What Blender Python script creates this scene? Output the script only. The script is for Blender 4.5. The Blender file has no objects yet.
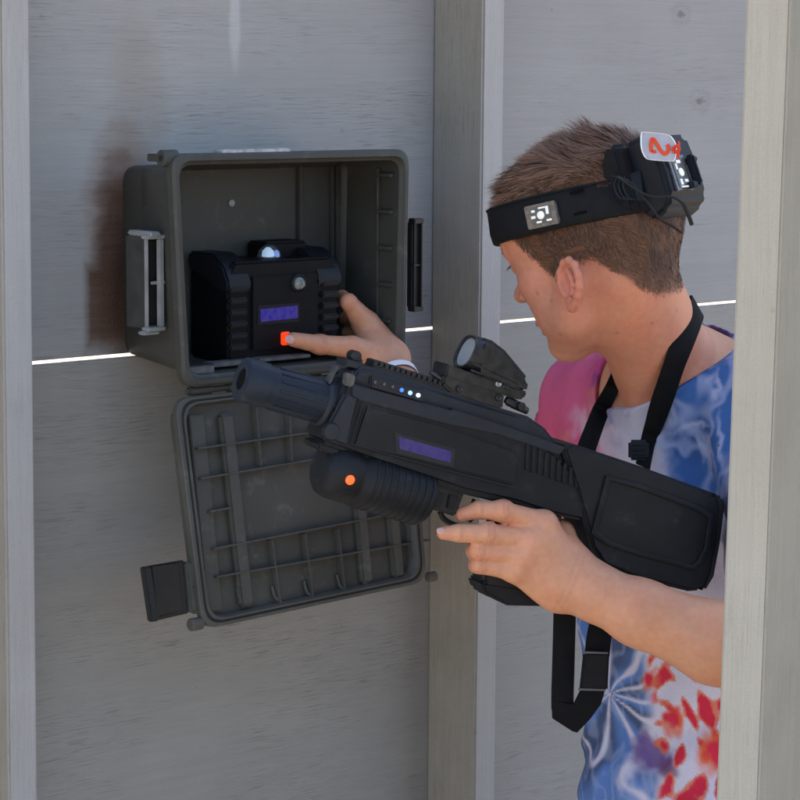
import bpy, bmesh, math, random
import numpy as np
from mathutils import Vector, Matrix
random.seed(7)
rng = np.random.default_rng(11)
sc = bpy.context.scene
COL = sc.collection

# ------------------------------------------------------------------ camera
F = 2500.0
PITCH = math.radians(7.8); ROLL = 0.006
CAM = np.array([0, 0, 1.72])
fw = np.array([0, math.cos(PITCH), -math.sin(PITCH)])
_r = np.array([1.0, 0, 0]); _u = np.array([0, math.sin(PITCH), math.cos(PITCH)])
rt = _r*math.cos(ROLL) + _u*math.sin(ROLL)
up = _u*math.cos(ROLL) - _r*math.sin(ROLL)
cam_d = bpy.data.cameras.new('camera'); cam = bpy.data.objects.new('camera', cam_d); COL.objects.link(cam)
m = Matrix(((rt[0], up[0], -fw[0], CAM[0]), (rt[1], up[1], -fw[1], CAM[1]), (rt[2], up[2], -fw[2], CAM[2]), (0, 0, 0, 1)))
cam.matrix_world = m
cam_d.sensor_width = 36; cam_d.lens = F/800*36; cam_d.clip_end = 2000; cam_d.clip_start = 0.05
sc.camera = cam

def ray(px, py): return fw + (px-400)/F*rt + (400-py)/F*up
def P(px, py, D): return CAM + D*ray(px, py)
def hit(px, py, p0, n):
    r = ray(px, py); return CAM + r*(np.dot(p0-CAM, n)/np.dot(r, n))
def proj(p):
    q = np.asarray(p)-CAM; d = q@fw
    return 400+F*(q@rt)/d, 400-F*(q@up)/d, d
def nz(v): v = np.asarray(v, float); return v/np.linalg.norm(v)

TH = math.radians(40.8)
Wd = np.array([math.cos(TH), math.sin(TH), 0]); Wn = np.array([math.sin(TH), -math.cos(TH), 0]); Z = np.array([0, 0, 1.0])
W0 = P(431, 400, 3.09)
def W(px, py, d=0): return hit(px, py, W0+Wn*d, Wn)           # point on the plane parallel to the wall, d metres off it
def WU(p): q = np.asarray(p)-W0; return q@Wd, q[2]+W0[2], q@Wn
def WP(u, z, d): return np.array([W0[0], W0[1], 0]) + u*Wd + d*Wn + z*Z
def wall_matrix(p): return Matrix.Translation(Vector(p)) @ Matrix.Rotation(TH, 4, 'Z')

# ------------------------------------------------------------------ shapes: every shape is (verts, faces)
def grab(bm):
    bm.verts.index_update()
    return np.array([v.co[:] for v in bm.verts]), [tuple(v.index for v in f.verts) for f in bm.faces]
def prism(loop, vec, bev=0.0, seg=2, ang=25):
    loop = [np.asarray(p, float) for p in loop]; vec = np.asarray(vec, float)
    bm = bmesh.new(); n = len(loop)
    a = [bm.verts.new(p) for p in loop]; b = [bm.verts.new(p+vec) for p in loop]
    bm.faces.new(a); bm.faces.new(b[::-1])
    for i in range(n): bm.faces.new((a[i], b[i], b[(i+1) % n], a[(i+1) % n]))
    bmesh.ops.recalc_face_normals(bm, faces=bm.faces[:])
    if bev > 0:
        es = [e for e in bm.edges if e.calc_face_angle(0) > math.radians(ang)]
        bmesh.ops.bevel(bm, geom=es, offset=bev, segments=seg, affect='EDGES', clamp_overlap=True)
    r = grab(bm); bm.free(); return r
def box(c, ax, ay, az, bev=0.0, seg=2):
    """c centre, ax ay az half vectors"""
    c, ax, ay, az = map(lambda v: np.asarray(v, float), (c, ax, ay, az))
    return prism([c-ax-ay-az, c+ax-ay-az, c+ax+ay-az, c-ax+ay-az], 2*az, bev, seg)
def loft(rings, cap0=True, cap1=True, closed=True):
    n = len(rings[0]); v = np.concatenate([np.asarray(r, float) for r in rings]); f = []
    for k in range(len(rings)-1):
        for i in range(n if closed else n-1):
            j = (i+1) % n
            f.append((k*n+i, k*n+j, (k+1)*n+j, (k+1)*n+i))
    if cap0: f.append(tuple(range(n))[::-1])
    if cap1: f.append(tuple((len(rings)-1)*n+i for i in range(n)))
    return v, f
def frame(d):
    d = nz(d); h = np.array([0, 0, 1.0]) if abs(d[2]) < .9 else np.array([1.0, 0, 0])
    x = nz(np.cross(h, d)); return x, np.cross(d, x)
def lathe(p, d, prof, n=32, cap0=True, cap1=True):
    x, y = frame(d); d = nz(d); p = np.asarray(p, float)
    rings = [[p+d*t+(x*math.cos(2*math.pi*i/n)+y*math.sin(2*math.pi*i/n))*r for i in range(n)] for t, r in prof]
    return loft(rings, cap0, cap1)
def catmull(pts, sub=6):
    pts = [np.asarray(p, float) for p in pts]
    q = [2*pts[0]-pts[1]]+pts+[2*pts[-1]-pts[-2]]; out = []
    for i in range(1, len(q)-2):
        for k in range(sub):
            t = k/sub
            out.append(.5*((2*q[i])+(-q[i-1]+q[i+1])*t+(2*q[i-1]-5*q[i]+4*q[i+1]-q[i+2])*t*t+(-q[i-1]+3*q[i]-3*q[i+1]+q[i+2])*t**3))
    out.append(pts[-1]); return out
def tube(pts, r, n=8, sub=0):
    if sub: pts = catmull(pts, sub)
    pts = [np.asarray(p, float) for p in pts]; rings = []
    x = None
    for i, p in enumerate(pts):
        t = nz(pts[min(i+1, len(pts)-1)]-pts[max(i-1, 0)])
        if x is None: x = frame(t)[0]
        x = nz(x-t*(x@t)); y = np.cross(t, x)
        rr = r if np.isscalar(r) else np.interp(i/(len(pts)-1), np.linspace(0, 1, len(r)), r)
        rings.append([p+(x*math.cos(2*math.pi*k/n)+y*math.sin(2*math.pi*k/n))*rr for k in range(n)])
    return loft(rings)
def strap(pts, nrm, w, th=.0018, sub=8):
    """flat webbing: pts path, nrm normal at each point, w widths"""
    k = len(pts); sp = catmull(pts, sub); sn = catmull([nz(a) for a in nrm], sub); ts = np.linspace(0, 1, len(sp))
    ws = np.interp(ts, np.linspace(0, 1, k), w if not np.isscalar(w) else [w]*k); rings = []
    for i, p in enumerate(sp):
        t = nz(sp[min(i+1, len(sp)-1)]-sp[max(i-1, 0)]); n_ = nz(sn[i]-t*(sn[i]@t)); s = np.cross(t, n_)*ws[i]/2; e = n_*th/2
        rings.append([p-s-e*.4, p-s*.9-e, p+s*.9-e, p+s-e*.4, p+s+e*.4, p+s*.9+e, p-s*.9+e, p-s+e*.4])
    return loft(rings)
def ellipsoid(c, r, R=np.eye(3), nu=20, nv=12):
    rings = []
    for j in range(1, nv):
        a = math.pi*j/nv
        rings.append([np.asarray(c)+R.T@(np.array([math.sin(a)*math.cos(2*math.pi*i/nu), math.sin(a)*math.sin(2*math.pi*i/nu), math.cos(a)])*np.asarray(r)) for i in range(nu)])
    return loft(rings)
def rquad(pts, r, n=5):
    """rounded polygon from 3-D corners"""
    out = []; k = len(pts); pts = [np.asarray(p, float) for p in pts]
    for i in range(k):
        p, a, b = pts[i], pts[i-1], pts[(i+1) % k]
        rr = r if np.isscalar(r) else r[i]
        A = p+nz(a-p)*rr; B = p+nz(b-p)*rr
        for j in range(n+1):
            t = j/n; out.append((1-t)**2*A+2*t*(1-t)*p+t*t*B)
    return out

# ------------------------------------------------------------------ materials
def mat(name, col, rough=.6, spec=.4, metal=0.0, var=0.0, vscale=30, col2=None, bump=0.0, bscale=400, emit=None, estr=0, trans=0, sss=0, attr=None, alpha=1, coat=0, stretch=None, rvar=0.0):
    mt = bpy.data.materials.new(name); mt.use_nodes = True; nt = mt.node_tree; b = nt.nodes['Principled BSDF']
    b.inputs['Base Color'].default_value = (*col, 1); b.inputs['Roughness'].default_value = rough
    b.inputs['Specular IOR Level'].default_value = spec; b.inputs['Metallic'].default_value = metal
    b.inputs['Transmission Weight'].default_value = trans; b.inputs['Coat Weight'].default_value = coat
    b.inputs['Alpha'].default_value = alpha
    if sss:
        b.inputs['Subsurface Weight'].default_value = sss; b.inputs['Subsurface Radius'].default_value = (1, .35, .2); b.inputs['Subsurface Scale'].default_value = .006
    if emit: b.inputs['Emission Color'].default_value = (*emit, 1); b.inputs['Emission Strength'].default_value = estr
    L = nt.links; tc = nt.nodes.new('ShaderNodeTexCoord'); src = tc.outputs['Object']
    if stretch:
        mp = nt.nodes.new('ShaderNodeMapping'); mp.inputs['Scale'].default_value = stretch; L.new(src, mp.inputs[0]); src = mp.outputs[0]
    csock = None
    if attr:
        a = nt.nodes.new('ShaderNodeAttribute'); a.attribute_name = attr; csock = a.outputs['Color']
    if var:
        n = nt.nodes.new('ShaderNodeTexNoise'); n.inputs['Scale'].default_value = vscale; n.inputs['Detail'].default_value = 6; L.new(src, n.inputs['Vector'])
        r = nt.nodes.new('ShaderNodeMapRange'); r.inputs['From Min'].default_value = .3; r.inputs['From Max'].default_value = .7; L.new(n.outputs['Fac'], r.inputs['Value'])
        if col2:
            mx = nt.nodes.new('ShaderNodeMix'); mx.data_type = 'RGBA'; L.new(r.outputs[0], mx.inputs['Factor'])
            mx.inputs[6].default_value = (*col, 1); mx.inputs[7].default_value = (*col2, 1); csock = mx.outputs[2]
        else:
            r.inputs['To Min'].default_value = 1-var; r.inputs['To Max'].default_value = 1+var
            mx = nt.nodes.new('ShaderNodeVectorMath'); mx.operation = 'SCALE'; L.new(r.outputs[0], mx.inputs['Scale'])
            if csock: L.new(csock, mx.inputs[0])
            else: mx.inputs[0].default_value = col
            csock = mx.outputs[0]
        if rvar:
            rr = nt.nodes.new('ShaderNodeMapRange'); L.new(n.outputs['Fac'], rr.inputs['Value']); rr.inputs['From Min'].default_value = .3; rr.inputs['From Max'].default_value = .7
            rr.inputs['To Min'].default_value = rough-rvar; rr.inputs['To Max'].default_value = rough+rvar; L.new(rr.outputs[0], b.inputs['Roughness'])
    if any(k in name for k in ('gun', 'charcoal', 'olive', 'grey_plastic', 'barrel', 'case_plastic', 'scratched')) and csock:
        sn_ = nt.nodes.new('ShaderNodeTexNoise'); sn_.inputs['Scale'].default_value = 38; sn_.inputs['Detail'].default_value = 10; sn_.inputs['Roughness'].default_value = .72; L.new(tc.outputs['Object'], sn_.inputs['Vector'])
        sr_ = nt.nodes.new('ShaderNodeMapRange'); sr_.inputs['From Min'].default_value = .57; sr_.inputs['From Max'].default_value = .70; sr_.inputs['To Max'].default_value = .55; L.new(sn_.outputs['Fac'], sr_.inputs['Value'])
        sm_ = nt.nodes.new('ShaderNodeMix'); sm_.data_type = 'RGBA'; L.new(sr_.outputs[0], sm_.inputs[0]); L.new(csock, sm_.inputs[6]); sm_.inputs[7].default_value = (*[min(1, .02+1.9*a) for a in col], 1); csock = sm_.outputs[2]
    if csock: L.new(csock, b.inputs['Base Color'])
    if bump:
        n2 = nt.nodes.new('ShaderNodeTexNoise'); n2.inputs['Scale'].default_value = bscale; n2.inputs['Detail'].default_value = 4; L.new(src, n2.inputs['Vector'])
        bp = nt.nodes.new('ShaderNodeBump'); bp.inputs['Strength'].default_value = bump; bp.inputs['Distance'].default_value = .001; L.new(n2.outputs['Fac'], bp.inputs['Height'])
        L.new(bp.outputs[0], b.inputs['Normal'])
    return mt

def wood_mat(name, base, dark, light, axis='z', knots=(), stains=(), crack=.5, blotch=.12, streaks=()):
    """weathered wood; axis = grain direction in object coordinates; knots (x,z,r); stains (x0,x1,z0,z1,colour)"""
    mt = bpy.data.materials.new(name); mt.use_nodes = True; nt = mt.node_tree; b = nt.nodes['Principled BSDF']; L = nt.links; N = nt.nodes.new
    b.inputs['Roughness'].default_value = .75; b.inputs['Specular IOR Level'].default_value = .25
    tc = N('ShaderNodeTexCoord'); obj_ = tc.outputs['Object']
    sep = N('ShaderNodeSeparateXYZ'); L.new(obj_, sep.inputs[0])
    def math_(op, a, c=None, clamp=False):
        n = N('ShaderNodeMath'); n.operation = op; n.use_clamp = clamp
        for i, v in enumerate((a, c)):
            if v is None: continue
            if isinstance(v, (int, float)): n.inputs[i].default_value = v
            else: L.new(v, n.inputs[i])
        return n.outputs[0]
    def noise(vec, sc3, detail=5, rough=.55, dist=0):
        mp = N('ShaderNodeMapping'); mp.inputs['Scale'].default_value = sc3; L.new(vec, mp.inputs[0])
        n = N('ShaderNodeTexNoise'); n.inputs['Scale'].default_value = 1; n.inputs['Detail'].default_value = detail; n.inputs['Roughness'].default_value = rough; n.inputs['Distortion'].default_value = dist
        L.new(mp.outputs[0], n.inputs['Vector']); return n.outputs['Fac']
    def rng_(v, a, c, d=0, e=1):
        n = N('ShaderNodeMapRange'); n.inputs['From Min'].default_value = a; n.inputs['From Max'].default_value = c; n.inputs['To Min'].default_value = d; n.inputs['To Max'].default_value = e; L.new(v, n.inputs['Value']); return n.outputs[0]
    def mix(f, a, c):
        n = N('ShaderNodeMix'); n.data_type = 'RGBA'
        if isinstance(f, (int, float)): n.inputs[0].default_value = f
        else: L.new(f, n.inputs[0])
        for i, v in ((6, a), (7, c)):
            if isinstance(v, tuple): n.inputs[i].default_value = (*v, 1)
            else: L.new(v, n.inputs[i])
        return n.outputs[2]
    # warp
    warp = noise(obj_, (3, 3, 3), 3)
    if axis == 'z': S = lambda a, c: (a, a, c)
    else: S = lambda a, c: (c, c, a)
    off = N('ShaderNodeVectorMath'); off.operation = 'ADD'; L.new(obj_, off.inputs[0])
    cmb = N('ShaderNodeCombineXYZ'); w2 = math_('MULTIPLY', warp, .014)
    L.new(w2, cmb.inputs[2 if axis != 'z' else 0]); 
    # knots bend the grain
    kn = None
    for (kx, kz, kr) in knots:
        dx = math_('SUBTRACT', sep.outputs[0], kx); dz = math_('SUBTRACT', sep.outputs[2], kz)
        d = math_('SQRT', math_('ADD', math_('MULTIPLY', dx, dx), math_('MULTIPLY', math_('MULTIPLY', dz, dz), 1.6)))
        d = math_('ADD', d, math_('MULTIPLY', math_('SUBTRACT', noise(obj_, (70, 70, 150), 4, .7), .5), kr*2.0))
        core = math_('SUBTRACT', 1, rng_(d, kr*.15, kr*.6), True)
        ring = math_('MULTIPLY', rng_(d, kr*.6, kr*.85), math_('SUBTRACT', 1, rng_(d, kr*.95, kr*1.3), True), True)
        k_ = math_('MULTIPLY', math_('MAXIMUM', math_('MULTIPLY', core, .9), math_('MULTIPLY', ring, .22)), .7)
        kn = k_ if kn is None else math_('MAXIMUM', kn, k_)
    L.new(cmb.outputs[0], off.inputs[1]); v = off.outputs[0]
    grain = noise(v, S(140, 3), 6, .6, .3)
    fine = noise(v, S(600, 9), 3, .6)
    c = mix(rng_(grain, .2, .85), base, light)
    c = mix(math_('MULTIPLY', rng_(fine, .35, .75), .16 if axis == 'x' else .3), c, dark)
    big = noise(obj_, (4, 4, 6), 5, .6)
    c = mix(math_('MULTIPLY', rng_(big, .35, .7), blotch*3), c, tuple(.75*a+.25*d_ for a, d_ in zip(dark, base)))
    cr = noise(v, S(900, 24), 3, .6)
    crm = math_('MULTIPLY', math_('MULTIPLY', rng_(cr, .585, .65), rng_(noise(obj_, (4, 4, 11), 4), .40, .60)), crack, True)
    c = mix(math_('MULTIPLY', crm, .62), c, tuple(.40*a for a in dark))
    for (sx, sz, sw, sh, scol, st, *sq) in stains:
        dx = math_('DIVIDE', math_('SUBTRACT', sep.outputs[0], sx), sw); dz = math_('DIVIDE', math_('SUBTRACT', sep.outputs[2], sz), sh)
        d = math_('SQRT', math_('ADD', math_('MULTIPLY', dx, dx), math_('MULTIPLY', dz, dz))) if not sq else math_('MAXIMUM', math_('ABSOLUTE', dx), math_('ABSOLUTE', dz))
        d = math_('ADD', d, math_('MULTIPLY', math_('SUBTRACT', noise(obj_, (12, 12, 25), 6, .65), .5), .9 if not sq else .35))
        lo_, hi_ = (.55, 1.1) if not sq else (.72, 1.1)
        c = mix(math_('MULTIPLY', math_('SUBTRACT', 1, rng_(d, lo_, hi_), True), math_('MULTIPLY', rng_(grain, .2, .8, 1.05, .8), st), True), c, scol)
    if kn is not None: c = mix(kn, c, tuple(.5*a for a in dark))
    gr_ = noise(obj_, (700, 700, 700), 2, .6)
    c = mix(math_('MULTIPLY', rng_(gr_, .42, .62), .22), c, dark)
    # small grey scuffs and specks
    sp = N('ShaderNodeTexVoronoi'); sp.inputs['Scale'].default_value = 26; L.new(obj_, sp.inputs['Vector'])
    spm = math_('MULTIPLY', math_('SUBTRACT', 1, rng_(sp.outputs['Distance'], .03, .09), True), .5)
    c = mix(math_('MULTIPLY', spm, rng_(noise(obj_, (7, 7, 7), 2), .5, .6), True), c, dark)
    L.new(c, b.inputs['Base Color'])
    bp = N('ShaderNodeBump'); bp.inputs['Strength'].default_value = .55; bp.inputs['Distance'].default_value = .0012
    h = math_('SUBTRACT', math_('ADD', math_('MULTIPLY', grain, .7), math_('MULTIPLY', fine, .5)), math_('MULTIPLY', crm, 1.2)); L.new(h, bp.inputs['Height']); L.new(bp.outputs[0], b.inputs['Normal'])
    return mt

# ------------------------------------------------------------------ objects
def empty(name, loc, label, cat, M=None, group=None):
    o = bpy.data.objects.new(name, None); COL.objects.link(o); o.empty_display_size = .05
    o.matrix_world = M if M is not None else Matrix.Translation(Vector(loc))
    o['label'] = label; o['category'] = cat
    if group: o['group'] = group
    return o
ROOTM = {}
def obj(name, shapes, material, parent=None, M=None, smooth=35, label=None, cat=None, group=None, kind=None, colors=None, matidx=None):
    if isinstance(shapes, tuple): shapes = [shapes]
    V = []; Fc = []; n = 0
    for v, f in shapes:
        V.append(np.asarray(v, float)); Fc += [tuple(i+n for i in ff) for ff in f]; n += len(v)
    V = np.concatenate(V)
    if parent is not None: Mw = ROOTM[parent.name] if parent.name in ROOTM else parent.matrix_world.copy()
    else: Mw = M if M is not None else Matrix.Translation(Vector(V.mean(0)))
    Mi = np.array(Mw.inverted()); Vl = V@Mi[:3, :3].T + Mi[:3, 3]
    me = bpy.data.meshes.new(name); me.from_pydata(Vl.tolist(), [], Fc); me.update()
    o = bpy.data.objects.new(name, me); COL.objects.link(o)
    if parent is not None: o.parent = parent; ROOTM[o.name] = Mw
    else: o.matrix_world = Mw
    ms = material if isinstance(material, list) else [material]
    for k in ms: me.materials.append(k)
    if smooth:
        me.shade_smooth(); me.set_sharp_from_angle(angle=math.radians(smooth))
    if colors is not None:
        ca = me.color_attributes.new('col', 'FLOAT_COLOR', 'POINT'); ca.data.foreach_set('color', np.concatenate([colors, np.ones((len(colors), 1))], 1).astype(np.float32).ravel())
    if matidx is not None: me.polygons.foreach_set('material_index', np.asarray(matidx, np.int32))
    if label: o['label'] = label
    if cat: o['category'] = cat
    if group: o['group'] = group
    if kind: o['kind'] = kind
    return o

# ================================================================== LIGHT
world = bpy.data.worlds.new('World'); sc.world = world; world.use_nodes = True
nt = world.node_tree; sky = nt.nodes.new('ShaderNodeTexSky'); sky.sky_type = 'NISHITA'; sky.sun_disc = False
SUN_EL = math.radians(42)
sdir_h = nz(-Wn + .25*Wd)                                 # the sun stands behind the plywood wall, which shades the booth
sky.sun_elevation = SUN_EL; sky.sun_rotation = math.atan2(sdir_h[0], sdir_h[1])
sky.air_density = 1.0; sky.dust_density = 3.0; sky.ozone_density = .4
bg = nt.nodes['Background']; bg.inputs['Strength'].default_value = .15; nt.links.new(sky.outputs[0], bg.inputs[0])
sl = bpy.data.lights.new('sun', 'SUN'); sl.energy = 4.0; sl.angle = math.radians(.5); sl.color = (1, .95, .86)
so = bpy.data.objects.new('sun', sl); COL.objects.link(so)
sdir = np.array([sdir_h[0]*math.cos(SUN_EL), sdir_h[1]*math.cos(SUN_EL), math.sin(SUN_EL)])
so.rotation_euler = Vector(sdir).to_track_quat('Z', 'Y').to_euler(); so.location = (0, 0, 6)
sc.view_settings.view_transform = 'Standard'; sc.view_settings.look = 'None'; sc.view_settings.gamma = 1; sc.view_settings.exposure = 1.72

# ================================================================== SETTING
ground_m = mat('packed_dirt', (.34, .28, .21), .9, .2, var=.3, vscale=1.5, bump=.6, bscale=60)
g = 400.0
obj('ground', ([(-g, -g, 0), (g, -g, 0), (g, g, 0), (-g, g, 0)], [(0, 1, 2, 3)]), ground_m, smooth=0, kind='structure')

uL, _, _ = WU(W(20, 400)); uM0, _, _ = WU(W(431, 400)); 
GAPZ = WU(W(430, 328.5))[1]
print('gap z', GAPZ, 'check left', proj(WP(WU(W(36, 359))[0], GAPZ, 0)), 'right', proj(WP(WU(W(731, 300))[0], GAPZ, 0)))
uStudM = uM0+.019
ST = 12e-3
BL = (.36, .37, .40)
def rp(px, py):  # pixel to local x,z of panel root
    u, z, _ = WU(W(px, py)); return u, z
def panel(name, u0, u1, z0, z1, mt, label):
    root = WP(0, 0, 0)
    sh = box(WP((u0+u1)/2, (z0+z1)/2, -ST/2), Wd*(u1-u0)/2, Z*(z1-z0)/2, Wn*ST/2, .0012, 1)
    return obj(name, sh, mt, M=wall_matrix(root), smooth=0, label=label, cat='plywood panel', group='plywood sheets of the wall')
G2 = .0021
k1 = rp(681, 14); k2 = rp(700, 100); k3 = rp(507, 60)
s1 = rp(104, 300); s2 = rp(112, 215); s3 = rp(118, 250); s4 = rp(138, 90)
stk = rp(235, 30)
pl_ul = wood_mat('grey_painted_plywood', (.325, .317, .310), (.20, .195, .19), (.375, .367, .36), 'x',
    stains=((s4[0], s4[1]-.03, .045, .11, (.24, .20, .165), .4), (s2[0]+.012, s2[1]-.0, .05, .11, (.16, .085, .05), .7), (s1[0]+.020, s2[1]-.055, .036, .125, (.070, .031, .014), .98), (s1[0]+.004, s1[1]-.006, .030, .050, (.080, .034, .014), .97, 1), (s1[0]+.030, s1[1]+.01, .022, .10, (.035, .014, .006), .7), (stk[0], stk[1]+.01, .009, .06, (.55, .55, .57), .45)), crack=.55)
pl_ll = wood_mat('grey_painted_plywood_lower', (.315, .303, .280), (.20, .19, .175), (.365, .353, .33), 'x', crack=.6, blotch=.16)
pl_ur = wood_mat('pale_painted_plywood', (.315, .305, .30), (.20, .193, .19), (.365, .355, .35), 'x', knots=((k1[0], k1[1], .017), (k2[0], k2[1], .018)), crack=.3)
pl_lr = wood_mat('grey_plywood_lower_bay', (.295, .285, .27), (.185, .178, .165), (.335, .325, .31), 'x', crack=.5)
panel('plywood_panel', -1.5, uStudM-.001, GAPZ+G2, GAPZ+1.22, pl_ul, 'upper grey plywood sheet above the dark case, with a rust brown stain and horizontal cracks')
panel('plywood_panel', -1.5, uStudM-.001, GAPZ-1.22, GAPZ-G2, pl_ll, 'lower grey plywood sheet behind the hanging case lid, below the bright gap')
panel('plywood_panel', uStudM+.001, 2.2, GAPZ+G2, GAPZ+1.22, pl_ur, 'upper pale plywood sheet behind the head, with two dark knots')
panel('plywood_panel', uStudM+.001, 2.2, GAPZ-1.22, GAPZ-G2*1.0, pl_lr, 'lower plywood sheet of the right bay behind the gun and shirt, below the bright gap')

pale_w = wood_mat('pale_grey_stud_face', (.375, .365, .355), (.27, .26, .25), (.43, .42, .41), 'z', crack=.25)
bare_w = wood_mat('weathered_bare_stud_side', (.335, .305, .26), (.21, .19, .155), (.40, .37, .32), 'z', crack=.45, blotch=.2)
warm_w = wood_mat('warm_pale_post_face', (.43, .40, .335), (.30, .275, .225), (.49, .46, .39), 'z', crack=.2)
grn_w = wood_mat('grey_green_post_side', (.27, .25, .205), (.17, .155, .125), (.34, .32, .27), 'z', crack=.45, blotch=.15)
def stud(corner_u, d0, d1, wdt, z1, mats, label, name='wooden_stud', tilt=0.0, z0=0.0):
    # corner_u: u of the left side
    c = WP(corner_u+wdt/2, (z0+z1)/2, (d0+d1)/2)
    v, f = box(c, Wd*wdt/2, Z*(z1-z0)/2, Wn*(d1-d0)/2, .0025, 2)
    v = v + np.outer((v[:, 2]-1.4)*tilt, Wd)
    mi = []
    for ff in f:
        q = v[list(ff)]; nn = nz(np.cross(q[1]-q[0], q[2]-q[0])); mi.append(1 if abs(nn@Wd) > .8 else 0)
    return obj(name, (v, f), mats, M=wall_matrix(WP(0, 0, 0)), smooth=0, label=label, cat='wooden stud', group='wooden studs of the wall frame', matidx=mi)
# front faces: px 5..35 for the left one, 480..503 for the middle one
uf = WU(W(4.5, 400, .089)); uf2 = WU(W(34, 400, .089))
stud(uf[0], .0005, .089, uf2[0]-uf[0], GAPZ+1.22, [pale_w, bare_w], 'pale grey wooden stud at the left edge of the photo, left of the plywood bay', tilt=.004)
um = WU(W(479, 400, .089)); um2 = WU(W(500.5, 400, .089)); print('stud widths', uf2[0]-uf[0], um2[0]-um[0])
stud(um[0], .0005, .089, um2[0]-um[0], GAPZ+1.22, [pale_w, bare_w], 'middle wooden stud between the case and the head, brown side and pale narrow face', tilt=.002)
# the near post, turned so that its narrow face looks to the camera
pa = P(731, 400, 2.15); yaw = math.radians(27)
ex = np.array([math.cos(yaw), -math.sin(yaw), 0]); ey = np.array([math.sin(yaw), math.cos(yaw), 0])   # narrow face direction, depth direction
wn_ = .0385
ex2 = nz(np.array([math.cos(yaw), -math.sin(yaw)*.9, 0])); ey2 = np.array([-ex2[1], ex2[0], 0])
b0 = np.array([pa[0], pa[1], 0])
v, f = prism([b0, b0+ex2*wn_, b0+ex2*wn_+ey2*.14, b0+ey2*.14], Z*2.5, .002, 2)
v = v+np.outer((v[:, 2]-1.42)*.0135, [1, 0, 0])
mi = []
for ff in f:
    q = v[list(ff)]; nn = nz(np.cross(q[1]-q[0], q[2]-q[0])); mi.append(1 if abs(nn@ex2) > .8 else 0)
near_post_mesh = (v, f, mi)
def place_post():
    obj('wooden_post', (v, f), [warm_w, grn_w], M=Matrix.Translation(Vector(b0)) @ Matrix.Rotation(-yaw, 4, 'Z'), smooth=0, label='near wooden post in front of the boy at the right edge, hiding his shoulder', cat='wooden post', matidx=mi)
place_post()

# ================================================================== THE CASE
case_m = mat('dark_olive_plastic', (.050, .050, .044), .5, .3, var=.12, vscale=14, bump=.25, bscale=900, rvar=.08)
lid_m = mat('dark_grey_plastic', (.073, .073, .064), .55, .3, var=.16, vscale=12, bump=.25, bscale=900)
latch_m = mat('worn_grey_latch_plastic', (.27, .275, .275), .45, .5, var=.2, vscale=40, bump=.2, bscale=500)
dark_latch = mat('black_latch_plastic', (.016, .016, .016), .45, .4, var=.2, vscale=40)
seal_m = mat('black_rubber_seal', (.02, .02, .02), .7, .3)
lit_lip_m = mat('lit_inner_lip', (.13, .135, .14), .6, .3, var=.4, vscale=60, col2=(.05, .05, .05))  # light on the inner lower lip, painted as a pale tone
DF = .150
cTL, cTR, cBR, cBL = [WU(W(*q, DF))[:2] for q in ((172.5, 154), (411, 149), (406.5, 365), (184, 389))]
bTL, bBL = [WU(W(*q, .004))[:2] for q in ((124, 166), (126.5, 357))]
print('case lip', cTL, cTR, cBR, cBL, 'back', bTL, bBL)
insx = max(.004, bTL[0]-cTL[0])
ins_t = cTL[1]-bTL[1]; ins_b = bBL[1]-cBL[1]
print('insets', insx, ins_t, ins_b)
bTR = (cTR[0]-.004, cTR[1]-ins_t); bBR = (cBR[0]-.004, cBR[1]+ins_b)
FI = .045
def quad(k, d, grow=0.0, r=.02, n=6):
    """k 0 = front lip size, 1 = back size"""
    a = [np.array(x) for x in (cTL, cTR, cBR, cBL)]; b_ = [np.array(x) for x in (bTL, bTR, bBR, bBL)]
    c = [(1-k)*x+k*y for x, y in zip(a, b_)]; gr = ((-1, 1), (1, 1), (1, -1), (-1, -1))
    c = [x+np.array(s)*grow for x, s in zip(c, gr)]
    return rquad([WP(x[0], x[1], d) for x in c], r, n)
case = empty('storage_case', WP(cTL[0], bBL[1], 0), 'open dark olive plastic case screwed to the plywood wall, lid hanging down', 'storage case', M=wall_matrix(WP(cTL[0], cBL[1], 0)))
rings = [quad(1, .0015), quad(.2, .134, -.006), quad(.15, .135, .0005), quad(.0, .138, .0), quad(0, DF-.003, 0), quad(0, DF, -.003),
         quad(0, DF, -.0075, .018), quad(0, DF-.004, -.009, .018), quad(0, DF-.006, -.012, .017), quad(.3, .08, -.011, .014), quad(.5, FI+.006, -.009, .012), quad(.5, FI, -.014, .010)]
obj('shell', loft(rings, True, True), case_m, case, smooth=40)
# seal channel on the lip
# interior ribs on the back wall and the right wall
ribs = []
def vrib(px, w, d0=FI, t=.008, y0=166, y1=345):
    a = WU(W(px, 250, d0)); z1 = WU(W(px, y0, d0))[1]; z0 = WU(W(px, y1, d0))[1]
    return box(WP(a[0], (z0+z1)/2, d0+t/2), Wd*w/2, Z*(z1-z0)/2, Wn*t/2, .001)
ribs += [vrib(298, .005, t=.006), vrib(330, .004, t=.006), vrib(335, .004, t=.006)]
obj('inner_rib', ribs, case_m, case)
zt, zb = cTL[1]-.02, cBL[1]+.03
rr = []
for zz in np.linspace(cBR[1]+.05, cTR[1]-.03, 5):
    rr.append(box(WP(cTR[0]-.0165, zz, .125), Wd*.003, Z*.002, Wn*.012, .0005, 1))
rr.append(box(WP(cTR[0]-.0150-.001, (zt+zb)/2, .112), Wd*.0022, Z*(zt-zb)/2*.96, Wn*.0018, .0005, 1))
obj('side_ledge', rr, case_m, case)
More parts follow.
